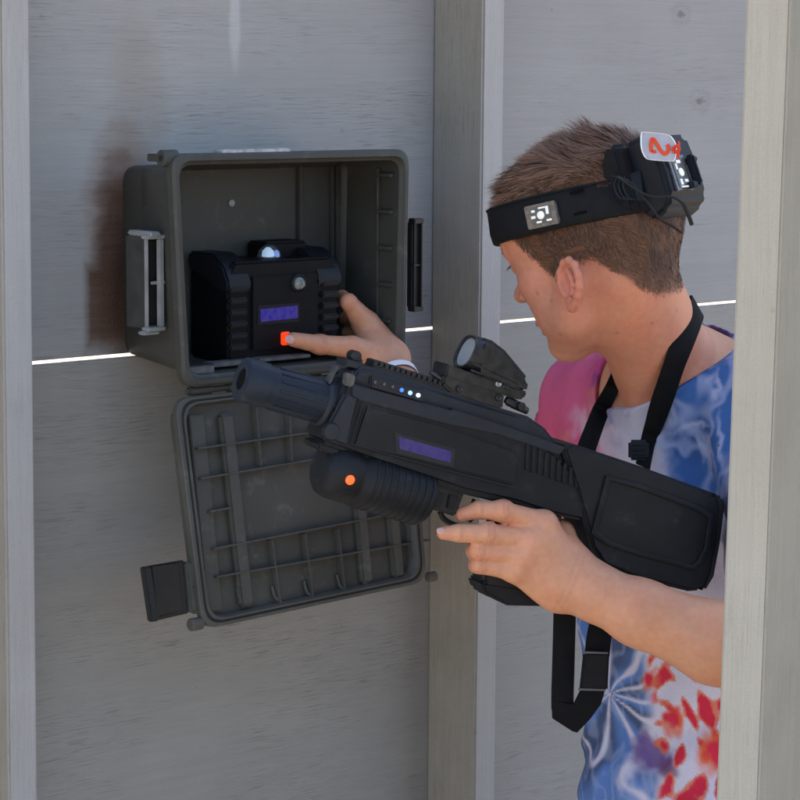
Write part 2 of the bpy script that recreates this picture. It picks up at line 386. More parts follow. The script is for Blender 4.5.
# ledge at the bottom inside, coloured pale for the light it catches
zfl = cBL[1]+.0125
obj('bottom_ledge', [box(WP(cBL[0]+.030, zfl+.004, .134), Wd*.018, Z*.0040, Wn*.006, .001), box(WP(cBL[0]+.078, zfl+.007, .122), Wd*.026, Z*.0025, Wn*.010, .001), box(WP(cBL[0]+.15, zfl+.008, .124), Wd*.036, Z*.002, Wn*.010, .001)], lit_lip_m, case)
# small screw boss on the back wall
a = WU(W(231, 203, FI)); obj('screw', lathe(WP(a[0], a[1], FI-.001), Wn, [(0, .004), (.003, .004), (.0038, .0028)], 14), latch_m, case)
# scraped top lip
a0 = WU(W(219, 152, DF-.01)); a1 = WU(W(287, 151, DF-.01))
obj('scraped_lip', box(WP((a0[0]+a1[0])/2, cTL[1]+.0005, DF-.012), Wd*(a1[0]-a0[0])/2, Z*.0022, Wn*.009, .001), mat('scraped_white_plastic', (.6, .6, .6), .6, .3, var=.5, vscale=90, col2=(.2, .2, .2)), case)
# hinge lugs at the corners
for (px, py) in ((167, 158),):
    u_, z_, _ = WU(W(px, py, .13)); lug = lathe(WP(u_-.012, z_, .135), Wd, [(0, .008), (.001, .009), (.019, .009), (.02, .008)], 20)
    L_ = obj('lug', [lug, box(WP(u_-.004, z_, .121), Wd*.006, Z*.004, Wn*.014, .001)], case_m, case)
    obj('pin', lathe(WP(u_-.0125, z_, .135), Wd, [(0, .0035), (.021, .0035)], 12), dark_latch, L_)
# left latch, swung open against the side: a thin tray seen from its edge
def lp(px, py, d): u_, z_, _ = WU(W(px, py, d)); return u_, z_
zt_, zb_ = lp(150, 236, .10)[1], lp(150, 330, .10)[1]
ux = bTL[0]*.35+cTL[0]*.65-.010
d0_, d1_ = .045, .098
uo = lp(134, 280, .05)[0]
ul0 = lp(131.5, 280, .075)[0]; ul1 = lp(147, 280, .098)[0]
la = obj('side_latch', [box(WP(ul1-.001, (zt_+zb_)/2, .0985), Wd*.0014, Z*(zt_-zb_)/2, Wn*.0025, .0008),
    box(WP(ul1+.007, zt_-.001, .100), Wd*.012, Z*.0022, Wn*.006, .001), box(WP(ul1+.007, zb_+.001, .100), Wd*.012, Z*.0022, Wn*.006, .001),
    box(WP(ul1+.005, zt_+.002, .086), Wd*.007, Z*.0028, Wn*.022, .0018, 3), box(WP(ul1+.002, zb_-.003, .098), Wd*.011, Z*.002, Wn*.006, .0015),
    ], latch_m, case)
obj('latch_plate', box(WP(ul1-.0, (zt_+zb_)/2, .079), Wd*.0012, Z*((zt_-zb_)/2-.001), Wn*.0185, .0006), mat('grey_latch_face', (.048, .049, .047), .5, .4, var=.25, vscale=50, bump=.3, bscale=600), la)
obj('latch_rod', [box(WP(lp(162, 280, .105)[0], (zt_+zb_)/2, .102), Wd*.0034, Z*((zt_-zb_)/2-.003), Wn*.003, .0012), box(WP(lp(158, 283, .1)[0], (zt_+zb_)/2, .100), Wd*.009, Z*.0016, Wn*.002, .0005)], latch_m, la)
obj('latch_recess', box(WP(lp(159, 280, .10)[0]-.0, (zt_+zb_)/2, .090), Wd*.008, Z*((zt_-zb_)/2-.004), Wn*.004, .001), dark_latch, la)
# right latch
zt2, zb2 = lp(412, 221, .11)[1], lp(412, 309, .11)[1]; ur = lp(413, 260, .105)[0]
lb = obj('side_latch', [box(WP(ur, (zt2+zb2)/2, .105), Wd*.0055, Z*(zt2-zb2)/2, Wn*.006, .002), box(WP(ur+.0045, (zt2+zb2)/2, .113), Wd*.0012, Z*(zt2-zb2)/2, Wn*.003, .0005),
    box(WP(ur, zt2, .110), Wd*.0075, Z*.003, Wn*.006, .001), box(WP(ur, zb2, .110), Wd*.0075, Z*.003, Wn*.006, .001), box(WP(ur, (zt2+zb2)/2, .112), Wd*.006, Z*.001, Wn*.002, 0)], dark_latch, case, label='dark latch on the right side of the case')
# hinge strip between case and lid
hz = cBL[1]-.006
hu0, hu1 = cBL[0]+.012, cBR[0]-.012
hp = [tube([WP(hu0+.0, hz+.001, .138), WP(hu1, hz+.001, .138)], .0035, 10)]
for t in np.linspace(.06, .94, 6):
    u_ = hu0+(hu1-hu0)*t; hp.append(tube([WP(u_-.014, hz+.001, .138), WP(u_+.014, hz+.001, .138)], .0052, 12))
obj('hinge', hp, case_m, case)

# ---- lid: hangs from the hinge, its lower edge further out
LT, LB = .146, .186
lTL = WU(W(176, 399, LT)); lBL = WU(W(204, 629, LB)); lBR = WU(W(427, 581, LB)); lTR = WU(W(409, 372, LT))
pTL, pTR, pBR, pBL = [WP(*q) for q in (lTL, lTR, lBR, lBL)]
ln = nz(np.cross(pTR-pTL, pBL-pTL)); ln = ln if ln@Wn > 0 else -ln
def LP(px, py, off=0.0): return hit(px, py, pTL+ln*off, ln)
def lring(off, grow, r=.022):
    c = (pTL+pTR+pBR+pBL)/4; return rquad([p+ln*off+nz(p-c)*grow*1.35 for p in (pTL, pTR, pBR, pBL)], r, 6)
lid = obj('lid', loft([lring(-.030, -.012), lring(-.028, -.008), lring(-.010, -.002), lring(-.009, .001), lring(-.001, .001), lring(0, 0), lring(0, -.0035), lring(-.003, -.004), lring(-.003, -.006), lring(0, -.0065), lring(0, -.009), lring(-.002, -.0105), lring(-.016, -.013)], True, True), lid_m, case, smooth=40)
obj('seal', loft([lring(-.0028, -.0036), lring(-.0006, -.004), lring(-.0006, -.0058), lring(-.0028, -.0062)], False, False), seal_m, lid)
FL = -.016
def lbar(x0, y0, x1, y1, w, t=.006, bev=.001, base=FL):
    a, b_ = LP(x0, y0, base), LP(x1, y1, base); dd = nz(b_-a); s = np.cross(ln, dd)
    return box((a+b_)/2+ln*t/2, (b_-a)/2, s*w/2, ln*t/2, bev)
obj('lid_rail', lbar(194, 415, 213, 611, .020, .005), lid_m, lid)
obj('lid_rail', [lbar(222, 414, 243, 606, .0185, .010, .003)], lid_m, lid)
obj('lid_rail', lbar(356, 500, 363, 583, (.0165), .010, .003), lid_m, lid)
obj('lid_rail', lbar(388, 500, 395, 578, (.0165), .010, .003), lid_m, lid)
th = []
for (x0, y0, x1, y1) in ((192, 449, 424, 416), (195, 479, 424, 440), (204, 512, 226, 508), (208, 549, 424, 507), (211, 577, 424, 540)):
    th.append(lbar(x0, y0, x1, y1, .0022, .011, .0004))
for (x0, y0, x1, y1) in ((251, 406, 256, 466), (284, 402, 287, 462), (318, 399, 321, 450), (267, 540, 275, 603), (300, 534, 308, 598), (333, 529, 340, 592), (403, 500, 409, 578), (412, 500, 417, 575)):
    th.append(lbar(x0, y0, x1, y1, .0022, .0104, .0004))
obj('lid_grid', th, lid_m, lid, label='thin crossing ribs moulded inside the lid')
# rounded feet where ribs meet the rim
ft = []
for (x, y) in ((240, 604), (275, 602), (307, 597), (340, 591), (364, 587), (395, 580)):
    obj('rib_foot', tube([LP(x-3, y-16, FL+.004), LP(x, y-5, FL+.006), LP(x+7, y+1, FL+.008)], .0018, 8, 4), lid_m, lid)
obj('lug', [lathe(LP(196, 624, -.006), Wd, [(-.008, .006), (-.007, .007), (.006, .007), (.007, .006)], 16)], lid_m, lid)
obj('lug', [lathe(LP(430, 577, -.008), Wd, [(-.004, .005), (-.003, .006), (.007, .006), (.008, .005)], 16)], lid_m, lid)
# lid latch swung out to the left
def latch_quad(pts, off, t, bev): return prism([LP(x, y, off) for x, y in pts], ln*t, bev)
ll = obj('lid_latch', [latch_quad([(139, 567), (181, 560), (186, 613), (147, 622)], -.018, .007, .0015), latch_quad([(150, 566), (178, 562), (182, 611), (156, 617)], -.011, .002, .001)], dark_latch, lid, label='dark lid latch swung open to the left')
obj('latch_tab', latch_quad([(139, 567), (147, 566), (155, 621), (147, 622)], -.011, .009, .002), seal_m, ll)
obj('latch_arm', [latch_quad([(181, 562), (189, 561), (193, 611), (186, 613)], -.016, .010, .002), latch_quad([(186, 557), (196, 555), (197, 558), (187, 560)], -.014, .01, .001), latch_quad([(188, 588), (198, 587), (198, 589), (188, 590)], -.014, .01, 0), latch_quad([(190, 610), (201, 608), (202, 612), (191, 614)], -.014, .01, .001)], lid_m, ll)

# ================================================================== THE BLACK UNIT IN THE CASE
blk = mat('matte_black_plastic', (.0045, .0048, .0065), .5, .15, var=.25, vscale=60, bump=.35, bscale=1500)
blk2 = mat('satin_black_plastic', (.008, .0088, .013), .42, .25, var=.2, vscale=60, bump=.3, bscale=1500)
def scr_mat(name, c1, c2, st):
    mt = mat(name, (.02, .015, .06), .35, .25); nt = mt.node_tree; L = nt.links; b = nt.nodes['Principled BSDF']
    tc = nt.nodes.new('ShaderNodeTexCoord'); n = nt.nodes.new('ShaderNodeTexNoise'); n.inputs['Scale'].default_value = 160; n.inputs['Detail'].default_value = 3; L.new(tc.outputs['Object'], n.inputs['Vector'])
    r = nt.nodes.new('ShaderNodeMapRange'); r.inputs['From Min'].default_value = .4; r.inputs['From Max'].default_value = .62; L.new(n.outputs['Fac'], r.inputs['Value'])
    mx = nt.nodes.new('ShaderNodeMix'); mx.data_type = 'RGBA'; L.new(r.outputs[0], mx.inputs[0]); mx.inputs[6].default_value = (*c1, 1); mx.inputs[7].default_value = (*c2, 1)
    L.new(mx.outputs[2], b.inputs['Emission Color']); b.inputs['Emission Strength'].default_value = st; return mt
D1 = .118; D0 = .048
def BP(px, py, d=D1): return W(px, py, d)
def bu(px, py, d=D1): return WU(W(px, py, d))[:2]
x0, zB = bu(228, 366); x1, _ = bu(338, 352); zT = bu(230, 272)[1]
zfloor = zB
unit = empty('control_unit', WP((x0+x1)/2, zB, .06), 'black box with a glass dome lamp, blue screen and red button, sitting inside the case', 'control unit', M=wall_matrix(WP((x0+x1)/2, zB, .06)))
zsh = bu(222, 257, .105)[1]
def uloop(pts, d): return [WP(u_, z_, d) for u_, z_ in pts]
hw = x1-x0; zs = zsh
prof = [(x0+.004, zB), (x0, zB+.01), (x0, zT-.004), (x0+.010, zT+.010), (x1-.010, zT+.010), (x1, zT-.004), (x1, zB+.01), (x1-.004, zB)]
obj('body', prism(uloop(prof, D0), Wn*(D1-D0), .003, 3), blk, unit)
# shoulders (sloping corner blocks) and the raised rear block
def shoulder(ua, ub):
    pts = [(.050, zT+.000), (.050, zT+.019), (.092, zT+.019), (.113, zT+.006), (D1+.005, zT-.012), (D1+.004, zT-.022), (D1-.01, zT-.022)]
    return prism([WP(ua, z_, d) for d, z_ in pts], Wd*(ub-ua), .0025, 2)
obj('shoulder', shoulder(x0-.003, x0+.030), blk2, unit); obj('shoulder', shoulder(x1-.034, x1+.003), blk2, unit)
obj('top_block', box(WP(x0+hw*.70, zT+.017, .066), Wd*.030, Z*.010, Wn*.018, .003, 3), blk, unit)
obj('front_panel', [box(WP((x0+x1)/2, (zB+zT)/2+.004, D1+.001), Wd*(hw*.30), Z*((zT-zB)*.40), Wn*.0022, .0015)], blk, unit)
sr = []
for s_, ua in ((-1, x0+.012), (1, x1-.014)):
    for k in range(6): obj('grip_rib', box(WP(ua, zB+.020+k*.0128, D1+.001), Wd*.0125, Z*.0036, Wn*.004, .002, 2), blk2, unit)
dc = bu(269, 262, .092); dome_m = mat('clear_dome_plastic', (.75, .8, .85), .04, .6, trans=.9)
dm = obj('lamp_dome', lathe(WP(dc[0], zT+.009, .092), Z, [(0, .0135), (.004, .0135), (.009, .0118), (.013, .0085), (.0155, .004), (.016, .0005)], 28), dome_m, unit, smooth=60)
obj('dome_ring', lathe(WP(dc[0], zT+.0085, .092), Z, [(0, .0175), (.002, .0175), (.003, .0145)], 28), blk2, unit)
led_w = mat('cool_white_led', (.7, .8, .9), .3, .5, emit=(.55, .75, 1), estr=.16); led_t = mat('teal_violet_led', (.3, .6, .8), .3, .5, emit=(.25, .35, 1), estr=.12)
obj('led_core', lathe(WP(dc[0]-.001, zT+.010, .092), Z, [(0, .005), (.006, .0045), (.009, .002)], 14), led_w, dm); obj('led_core', ellipsoid(WP(dc[0]+.0045, zT+.014, .098), (.003, .003, .004)), led_t, dm)
sc_ = bu(300, 283.5, D1+.006)
sn = obj('sensor_window', lathe(WP(*sc_, D1-.001), Wn, [(0, .0105), (.0055, .0105), (.0065, .0088), (.0048, .0078), (.0048, .0005)], 28), blk2, unit)
obj('sensor_lens', [ellipsoid(WP(sc_[0], sc_[1], D1+.004), (.0075, .0075, .0075))], mat('milky_sensor', (.30, .32, .30), .15, .6, var=.5, vscale=150, col2=(.06, .07, .07)), sn)
sp = [bu(260.5, 309.5, D1+.004), bu(297.5, 305.5, D1+.004), bu(298, 318, D1+.004), bu(261, 322, D1+.004)]
sf = obj('screen_frame', box(WP((sp[0][0]+sp[1][0])/2, (sp[0][1]+sp[2][1])/2, D1+.0022), Wd*.030, Z*.0115, Wn*.0014, .001), blk2, unit)
obj('screen', prism([WP(*q, D1+.0030) for q in sp], Wn*.0010, 0), scr_mat('violet_screen', (.10, .07, .42), (.02, .02, .6), .11), unit)
bq = bu(286, 338.5, D1+.006)
obj('button', [box(WP(*bq, D1+.004), Wd*.0052, Z*.0072, Wn*.004, .0012)], mat('orange_red_button', (.75, .06, .015), .4, .5, emit=(1, .05, .005), estr=.25), unit)

# ================================================================== THE GUN
G0 = P(470, 450, 2.41); GA = math.radians(23)
ah = np.array([-math.cos(GA), -math.sin(GA), 0]); best = None
for e in np.linspace(0, .5, 251):
    a = ah*math.cos(e)+Z*math.sin(e); q0, q1 = proj(G0-a*.2), proj(G0+a*.2); s_ = (q1[1]-q0[1])/(q1[0]-q0[0])
    if best is None or abs(s_-.312) < best[0]: best = (abs(s_-.312), e, a)
ga = best[2]; gc = np.array([math.sin(GA), -math.cos(GA), 0])*1.0; gb = nz(np.cross(gc, -ga)); gb = gb if gb[2] > 0 else -gb
gc = nz(np.cross(gb, ga)); gc = gc if gc[1] < 0 else -gc
print('gun elev', math.degrees(best[1]), 'c', gc)
GM = Matrix(((-ga[0], -gc[0], gb[0], G0[0]), (-ga[1], -gc[1], gb[1], G0[1]), (-ga[2], -gc[2], gb[2], G0[2]), (0, 0, 0, 1)))
def G(px, py, c=0.0): return hit(px, py, G0+gc*c, gc)
gun = empty('laser_tag_gun', G0, 'dark blaster with ribbed front barrel, violet screen and scope, held across the boy', 'toy gun', M=GM)
gm = mat('gunmetal_skylit_plastic', (.014, .017, .025), .5, .3, var=.3, vscale=25, bump=.3, bscale=1400, rvar=.08)  # bluer and paler than the receiver: sky sheen of the top faces painted in
gm2 = mat('charcoal_plastic', (.0085, .0095, .0125), .52, .25, var=.2, vscale=40, bump=.3, bscale=1400)
gmb = mat('black_gun_plastic', (.009, .009, .011), .5, .4, var=.2, vscale=40, bump=.3, bscale=1400)
gmt = mat('blue_grey_barrel', (.011, .017, .028), .5, .25, var=.15, vscale=30, bump=.2, bscale=1200)
glass = mat('wall_reflection_glass', (.30, .31, .31), .2, .6)  # grey base colour stands in for the wall reflected in the lens
def slab(pts, c1, c0=None, bev=.002, cref=None, seg=2):
    c0 = -c1 if c0 is None else c0; cref = c1 if cref is None else cref
    return prism([G(x, y, cref)+gc*(c0-cref) for x, y in pts], gc*(c1-c0), bev, seg)
H = .024
top = [(357, 366), (372, 366), (452, 392), (530, 416), (547, 428), (561, 447), (575, 468), (590, 480)]
bot = [(586, 522), (552, 515), (516, 503), (466, 492), (430, 480), (372, 461), (322, 444)]
# main body: wide core with a narrower top deck
deck = [(357, 367), (372, 367), (452, 393), (530, 417), (547, 429), (560, 446), (574, 466), (574, 480), (540, 462), (450, 428), (350, 397), (345, 385)]
core = [(345, 384), (352, 379), (452, 408), (528, 433), (546, 444), (560, 458), (588, 484), (586, 522), (552, 515), (516, 503), (466, 492), (430, 480), (372, 461), (322, 443), (324, 434)]
obj('receiver', [slab(core, H, bev=.005, seg=3)], gm2, gun)
obj('upper_deck', [slab(deck, .018, bev=.005, seg=3)], gm, gun)
# chamfer band between them, its bluish sky sheen put into the colour
obj('side_band', [slab([(352, 384), (452, 411), (452, 408.5), (500, 424), (566, 447), (560, 455), (497, 434), (447, 424), (362, 401), (352, 396)], H+.0022, H-.002, .0015)], gm, gun)
obj('side_panel', [slab([(366, 404), (445, 425), (520, 452), (516, 486), (430, 465), (352, 447)], H+.0035, H-.002, .0025)], gm2, gun)
obj('nose_panel', [slab([(346, 392), (360, 397), (347, 447), (321, 438)], H+.0035, H-.002, .003)], gm, gun)
obj('nose_boss', lathe(G(330, 431, H), gc, [(0, .0085), (.0035, .0085), (.006, .0072), (.0066, .0005)], 24), gm, gun)
obj('bottom_rail', [slab([(318, 442), (372, 458), (470, 486), (516, 497), (512, 506), (466, 495), (372, 466), (318, 450)], .020, bev=.002)], gm2, gun)
# front face: a slanted nose with two windows
pw = mat('grey_sensor_window', (.035, .037, .037), .3, .4, var=.5, vscale=120, col2=(.10, .10, .10))
obj('nose_window', slab([(346, 372.5), (356, 375), (354, 388), (344, 385)], H+.0015, H-.006, .0012), pw, gun)
q = [G(346, 366, H), G(328, 402, H)]; vn = nz(q[1]-q[0]); fn = nz(np.cross(vn, gc)); fn = fn if fn@ga > 0 else -fn
cw = G(347, 371, H)-gc*.020+vn*.004+fn*.004
obj('nose_window', box(cw+vn*.004, vn*.0095, gc*.0055, fn*.0015, .001), pw, gun)
# barrel
mz = P(241, 379, 2.335); br = P(325, 403, 2.40)
bc0 = G(241, 379, -.004); bc1 = G(330, 404, -.004); bd = nz(bc0-bc1); Lb = np.linalg.norm(bc0-bc1)
R_ = .0215
bar = obj('barrel', lathe(bc1-bd*.02, bd, [(0, .0215), (Lb*.55, .0205), (Lb+.018-.022, .0198), (Lb+.018-.0215, .0212), (Lb+.0185, .0212), (Lb+.02, .0198), (Lb+.02, .0105), (Lb-.015, .0098)], 40, True, True), gmt, gun, smooth=50)
fx, fy = frame(bd); fl = []
for k in range(14):
    an = 2*math.pi*k/14; o_ = fx*math.cos(an)+fy*math.sin(an)
    fl.append(box(bc1-bd*.02+bd*(Lb*.50)+o_*.0205, bd*(Lb*.36), np.cross(bd, o_)*.0014, o_*.0007, .0004, 1))
obj('barrel_flute', fl, gmt, bar); obj('bore', lathe(bc0-bd*.02, bd, [(0, .0102), (.0188, .0102)], 24), mat('bore_black', (.004, .004, .004), .8, .1), bar)
obj('barrel_collar', lathe(bc1-bd*.004, bd, [(0, .024), (.012, .024), (.015, .0215)], 32), gm, gun)
# rail with teeth
rp_ = [G(372, 362, .006), G(452, 387, .006)]; rd = nz(rp_[1]-rp_[0]); rl = np.linalg.norm(rp_[1]-rp_[0]); rs = [box((rp_[0]+rp_[1])/2-gb*.004-gc*.006, rd*rl/2, gc*.010, gb*.0028, .0008)]
nT = 15
for k in range(nT): rs.append(box(rp_[0]+rd*rl*(k+.5)/nT-gc*.006, rd*.0024+gb*.0005, gc*.0105, gb*.0030, .0008, 1))
obj('top_rail', rs, gmb, gun)
obj('front_sight', [lathe(G(354, 356, -.0), gc, [(-.007, .004), (-.006, .0055), (.006, .0055), (.007, .004)], 18), box(G(354, 362, 0), -ga*.006, gb*.005, gc*.006, .001)], gmb, gun)
obj('front_sight_base', [slab([(346, 359), (366, 364), (364, 370), (345, 366)], .012, bev=.001)], gm, gun)
# leds
ledp = [(375, 382.5), (384, 384.5), (392.5, 387), (401.5, 390), (410, 392.8), (418, 395.2)]
obj('led_strip', slab([(371, 375.5), (424, 390), (425, 400), (419, 402), (370, 388.5)], .0215, .017, .0015), gmb, gun)
off_m = mat('unlit_led', (.04, .045, .06), .2, .6); on_m = [mat('dim_blue_led', (.05, .15, .6), .2, .6, emit=(.03, .2, 1), estr=.35), mat('bright_blue_led', (.2, .4, 1), .2, .6, emit=(.15, .35, 1), estr=1.0), mat('white_blue_led', (.5, .7, 1), .2, .6, emit=(.4, .65, 1), estr=.9)]
for i, (x, y) in enumerate(ledp):
    mt = off_m if i < 3 else on_m[i-3]
    obj('indicator_led', lathe(G(x, y, .0215), gc, [(0, .0020), (.0012, .0020), (.002, .0014), (.0023, .0003)], 14), mt, gun, label=('unlit indicator light', 'lit blue indicator light')[i > 2])
# screen
obj('screen_frame', slab([(394, 432), (456, 449), (454, 468), (396, 453)], H+.0045, H+.002, .0008), gmb, gun)
obj('screen', slab([(398.5, 436.5), (452, 451.5), (450.5, 463), (400, 449)], H+.0055, H+.003, .0003), scr_mat('violet_gun_screen', (.10, .08, .48), (.05, .035, .30), .07), gun)
# thin groove lines on the panel
obj('panel_seam', [tube([G(363, 404, H+.0035), G(351, 444, H+.0035), G(430, 466, H+.0035), G(515, 488, H+.0035)], .0009, 6)], gmb, gun)
# ridged neck
rg = []
for k in range(9):
    x = 527+k*6.2; y0_ = 441+k*3.6; rg.append(slab([(x, y0_), (x+3.2, y0_+1.4), (x+1.4, y0_+30-k*1.4), (x-1.8, y0_+28.6-k*1.4)], H+.0018, H-.002, .0006, seg=1))
obj('neck_ridge', rg, gm2, gun)
# under-barrel drum
dr0 = G(337, 462, -.002); dr1 = G(412, 499, -.002)
dd0 = G(322, 470, 0); dd1 = G(424, 497, 0)
dd = -ga; dC0 = G(328, 468, 0.0); Ld = np.linalg.norm(G(418, 497, 0)-dC0)
def squash(sh, c, f): v, fa = sh; v = v-np.asarray(c); v = v-np.outer(v@gb, gb)*(1-f); return v+np.asarray(c), fa
Rd = .0335
fd = obj('fore_drum', squash(lathe(dC0, dd, [(-.010, .014), (-.009, .022), (-.004, .0295), (.004, .0325), (.022, .0330), (.024, .0315), (.028, .0315), (.030, Rd), (Ld, Rd), (Ld+.005, .031), (Ld+.006, .02)], 48), dC0, .86), gm2, gun, smooth=50)
rb = []
for k in range(9): rb.append(squash(lathe(dC0, dd, [(.036+k*.0075, Rd-.001), (.037+k*.0075, Rd+.0008), (.0395+k*.0075, Rd+.0008), (.0405+k*.0075, Rd-.001)], 48, False, False), dC0, .86))
obj('drum_rib', rb, gm2, fd, smooth=50)
hh = obj('drum_neck', slab([(330, 446), (420, 470), (424, 486), (326, 462)], .014, bev=.003), gm2, gun)
ledc = G(350.5, 479.5, .033)
obj('red_led', lathe(ledc-gc*.006, nz(gc-gb*.1), [(0, .0046), (.006, .0046), (.0076, .0034), (.0082, .0004)], 20), mat('lit_red_led', (.9, .1, .02), .3, .5, emit=(1, .07, .01), estr=.55), gun)
# trigger area, guard and grip
obj('magazine_well', slab([(424, 478), (466, 490), (456, 517), (424, 507)], .014, bev=.002), gmb, gun)
obj('latch_block', [slab([(432, 490), (446, 494), (441, 508), (430, 505)], .017, .012, .001), slab([(450, 494), (460, 497), (455, 510), (447, 508)], .017, .012, .001)], gm2, gun)
obj('trigger_guard', tube([G(440, 512, .0), G(444, 519, 0), G(455, 525, 0), G(470, 527, 0), G(486, 526, 0), G(498, 520, 0)], .0028, 8, 6), gmb, gun)
obj('trigger', tube([G(476, 500, 0), G(472, 509, 0), G(472, 517, 0), G(469, 522, 0)], [.004, .0035, .003, .002], 8, 5), gmb, gun)
obj('grip', [slab([(503, 498), (566, 512), (560, 540), (553, 607), (510, 606), (484, 595), (481, 578), (492, 548)], .0155, bev=.006, seg=3)], gmb, gun)
gb_ = obj('grip_cap', [slab([(481, 581), (556, 592), (554, 607), (508, 606), (485, 594)], .0175, bev=.003)], gm2, gun)
# stock
stk_o = [(562, 447), (570, 444), (577, 445), (640, 466), (700, 488), (722, 496), (724, 506), (719, 545), (713, 576), (703, 591), (690, 592), (636, 579), (604, 566), (592, 548), (585, 522), (576, 490)]
obj('stock', slab(stk_o, .027, bev=.006, seg=3), gm2, gun)
obj('stock_top', slab([(563, 448), (577, 446), (640, 467), (722, 497), (721, 504), (640, 476), (590, 460), (574, 470)], .022, -.022, .004), gm, gun)
fo = [(607, 476), (640, 484), (700, 506), (715, 514), (711, 548), (703, 566), (694, 571), (640, 556), (606, 545), (592, 534)]
fi = [(611, 481), (640, 489), (698, 511), (709, 518), (705, 547), (698, 561), (692, 565), (642, 551), (611, 541), (598, 531)]
def ringslab(o_, i_, c0, c1):
    A = [G(x, y, c1) for x, y in o_]; B = [G(x, y, c1) for x, y in i_]
    r0 = [p+gc*(c0-c1) for p in A]; return loft([r0, [p-gc*.0006 for p in A], [a*.85+b*.15 for a, b in zip(A, B)], [a*.15+b*.85 for a, b in zip(A, B)], [p-gc*.0006 for p in B], [p+gc*(c0-c1) for p in B]], False, False)
obj('stock_panel_rim', ringslab(fo, fi, .0255, .0300), gm2, gun)
obj('butt_pad', slab([(714, 494), (724, 497), (726, 506), (721, 545), (715, 577), (706, 592), (701, 590), (708, 572), (713, 545), (717, 510)], .029, bev=.003), gmb, gun)

# scope (open reflex sight on its mount)
sm = mat('scratched_black_metal', (.020, .020, .022), .35, .55, metal=.3, var=.5, vscale=120, bump=.2, bscale=900)
sgt = slab([(466, 340), (469, 335), (478, 336), (492, 341), (505, 352), (528, 380), (526, 393), (480, 378), (450, 367), (447, 365), (455, 356)], .014, bev=.0035, seg=3)
sight = obj('sight_hood', [slab([(484, 337.5), (494, 341), (507, 351), (531, 380), (528, 395), (500, 388), (482, 381), (476, 374), (478, 352)], .0185, bev=.0055, seg=3)], sm, gun)
sc0 = G(469, 354, .0)
lx = nz(G(463, 341, 0)-G(463, 341, .01)); ring_o, ring_i = [], []
sa = ga; upv = nz(G(468, 336, 0)-G(456, 362, 0)); 
cen = G(467, 352, 0)
def oval(c, ru, rc, n=32, pw=2.6):
    o_ = []
    for i in range(n):
        t = 2*math.pi*i/n; cx, cy = math.cos(t), math.sin(t)
        o_.append(c+gc*rc*np.sign(cx)*abs(cx)**(2/pw)+upv*ru*np.sign(cy)*abs(cy)**(2/pw))
    return o_
obj('sight_ring', loft([oval(cen-ga*.018, .0180, .0185), oval(cen+ga*.002, .0175, .0190), oval(cen+ga*.003, .0165, .0180), oval(cen+ga*.002, .0145, .0158), oval(cen-ga*.012, .0145, .0158)], False, False), sm, gun, smooth=40)
obj('sight_lens', loft([oval(cen-ga*.002, .0146, .0159), oval(cen+ga*.0, .0146, .0159)], True, True), glass, gun)
obj('sight_base', [slab([(448, 364), (480, 376), (528, 392), (524, 399), (519, 400), (446, 377)], .017, bev=.0015), slab([(444, 374), (470, 382), (505, 394), (503, 410), (480, 404), (452, 393), (443, 384)], .0145, bev=.002)], sm, gun)
obj('sight_rib', [slab([(474, 362), (520, 384), (519, 386), (473, 364.5)], .0185, .015, .0006, seg=1), slab([(472, 369), (521, 389), (520, 391), (471, 371.5)], .0185, .015, .0006, seg=1)], sm, gun)
kn = mat('bare_screw_metal', (.35, .35, .33), .35, .5, metal=.8)
for (x, y, mt) in ((459, 389, sm), (498, 397.5, sm), (497.5, 383.5, kn), (505, 386, sm)):
    obj('screw', lathe(G(x, y, .0145), gc, [(0, .0034), (.003, .0034), (.0038, .0026), (.0028, .0012)], 12), mt, sight)
obj('rear_clamp', [lathe(G(514, 404, 0), gc, [(-.012, .004), (.018, .004)], 14), tube([G(506, 399, .008), G(514, 404, .009), G(527, 411, .008)], [.004, .005, .0035], 10, 4)], sm, gun)
obj('front_clamp', [tube([G(445, 383, .006), G(440, 378, .008), G(430, 372, .006)], [.004, .003, .002], 8, 3)], sm, gun)

# ================================================================== implicit surfaces
class Field:
    """smooth union of round cones and ellipsoids, evaluated block by block"""
    def __init__(s): s.p = []
    def cone(s, a, b, ra, rb, k=.012, sub=False): s.p.append(('c', np.asarray(a, float), np.asarray(b, float), ra, rb, k, sub)); return s
    def chain(s, pts, rs, k=.004):
        for i in range(len(pts)-1): s.cone(pts[i], pts[i+1], rs[i], rs[i+1], k)
        return s
    def ell(s, c, r, R=np.eye(3), k=.012, sub=False): s.p.append(('e', np.asarray(c, float), np.asarray(r, float), np.asarray(R, float), None, k, sub)); return s
    def one(s, q, X):
        if q[0] == 'c':
            _, a, b, ra, rb, _, _ = q; ba = b-a; L2 = max(ba@ba, 1e-12); pa = X-a
            t = np.clip(pa@ba/L2, 0, 1); return np.linalg.norm(pa-t[:, None]*ba, axis=1)-(ra+(rb-ra)*t)
        _, c, r, R, _, _, _ = q; y = (X-c)@R.T; k0 = np.linalg.norm(y/r, axis=1); k1 = np.linalg.norm(y/r**2, axis=1)+1e-9
        return k0*(k0-1)/k1
    def __call__(s, X, idx=None):
        d = np.full(len(X), 1.0)
        for i in (range(len(s.p)) if idx is None else idx):
            q = s.p[i]; e = s.one(q, X); k = q[5]
            if q[6]:
                e = -e; h = np.maximum(k-np.abs(d-e), 0)/k; d = np.maximum(d, e)+h*h*k/4
            else:
                h = np.maximum(k-np.abs(d-e), 0)/k; d = np.minimum(d, e)-h*h*k/4
        return d
    def near(s, c, rad):
        return [i for i, q in enumerate(s.p) if s.one(q, c[None])[0] < rad*1.3+q[5]+.035]

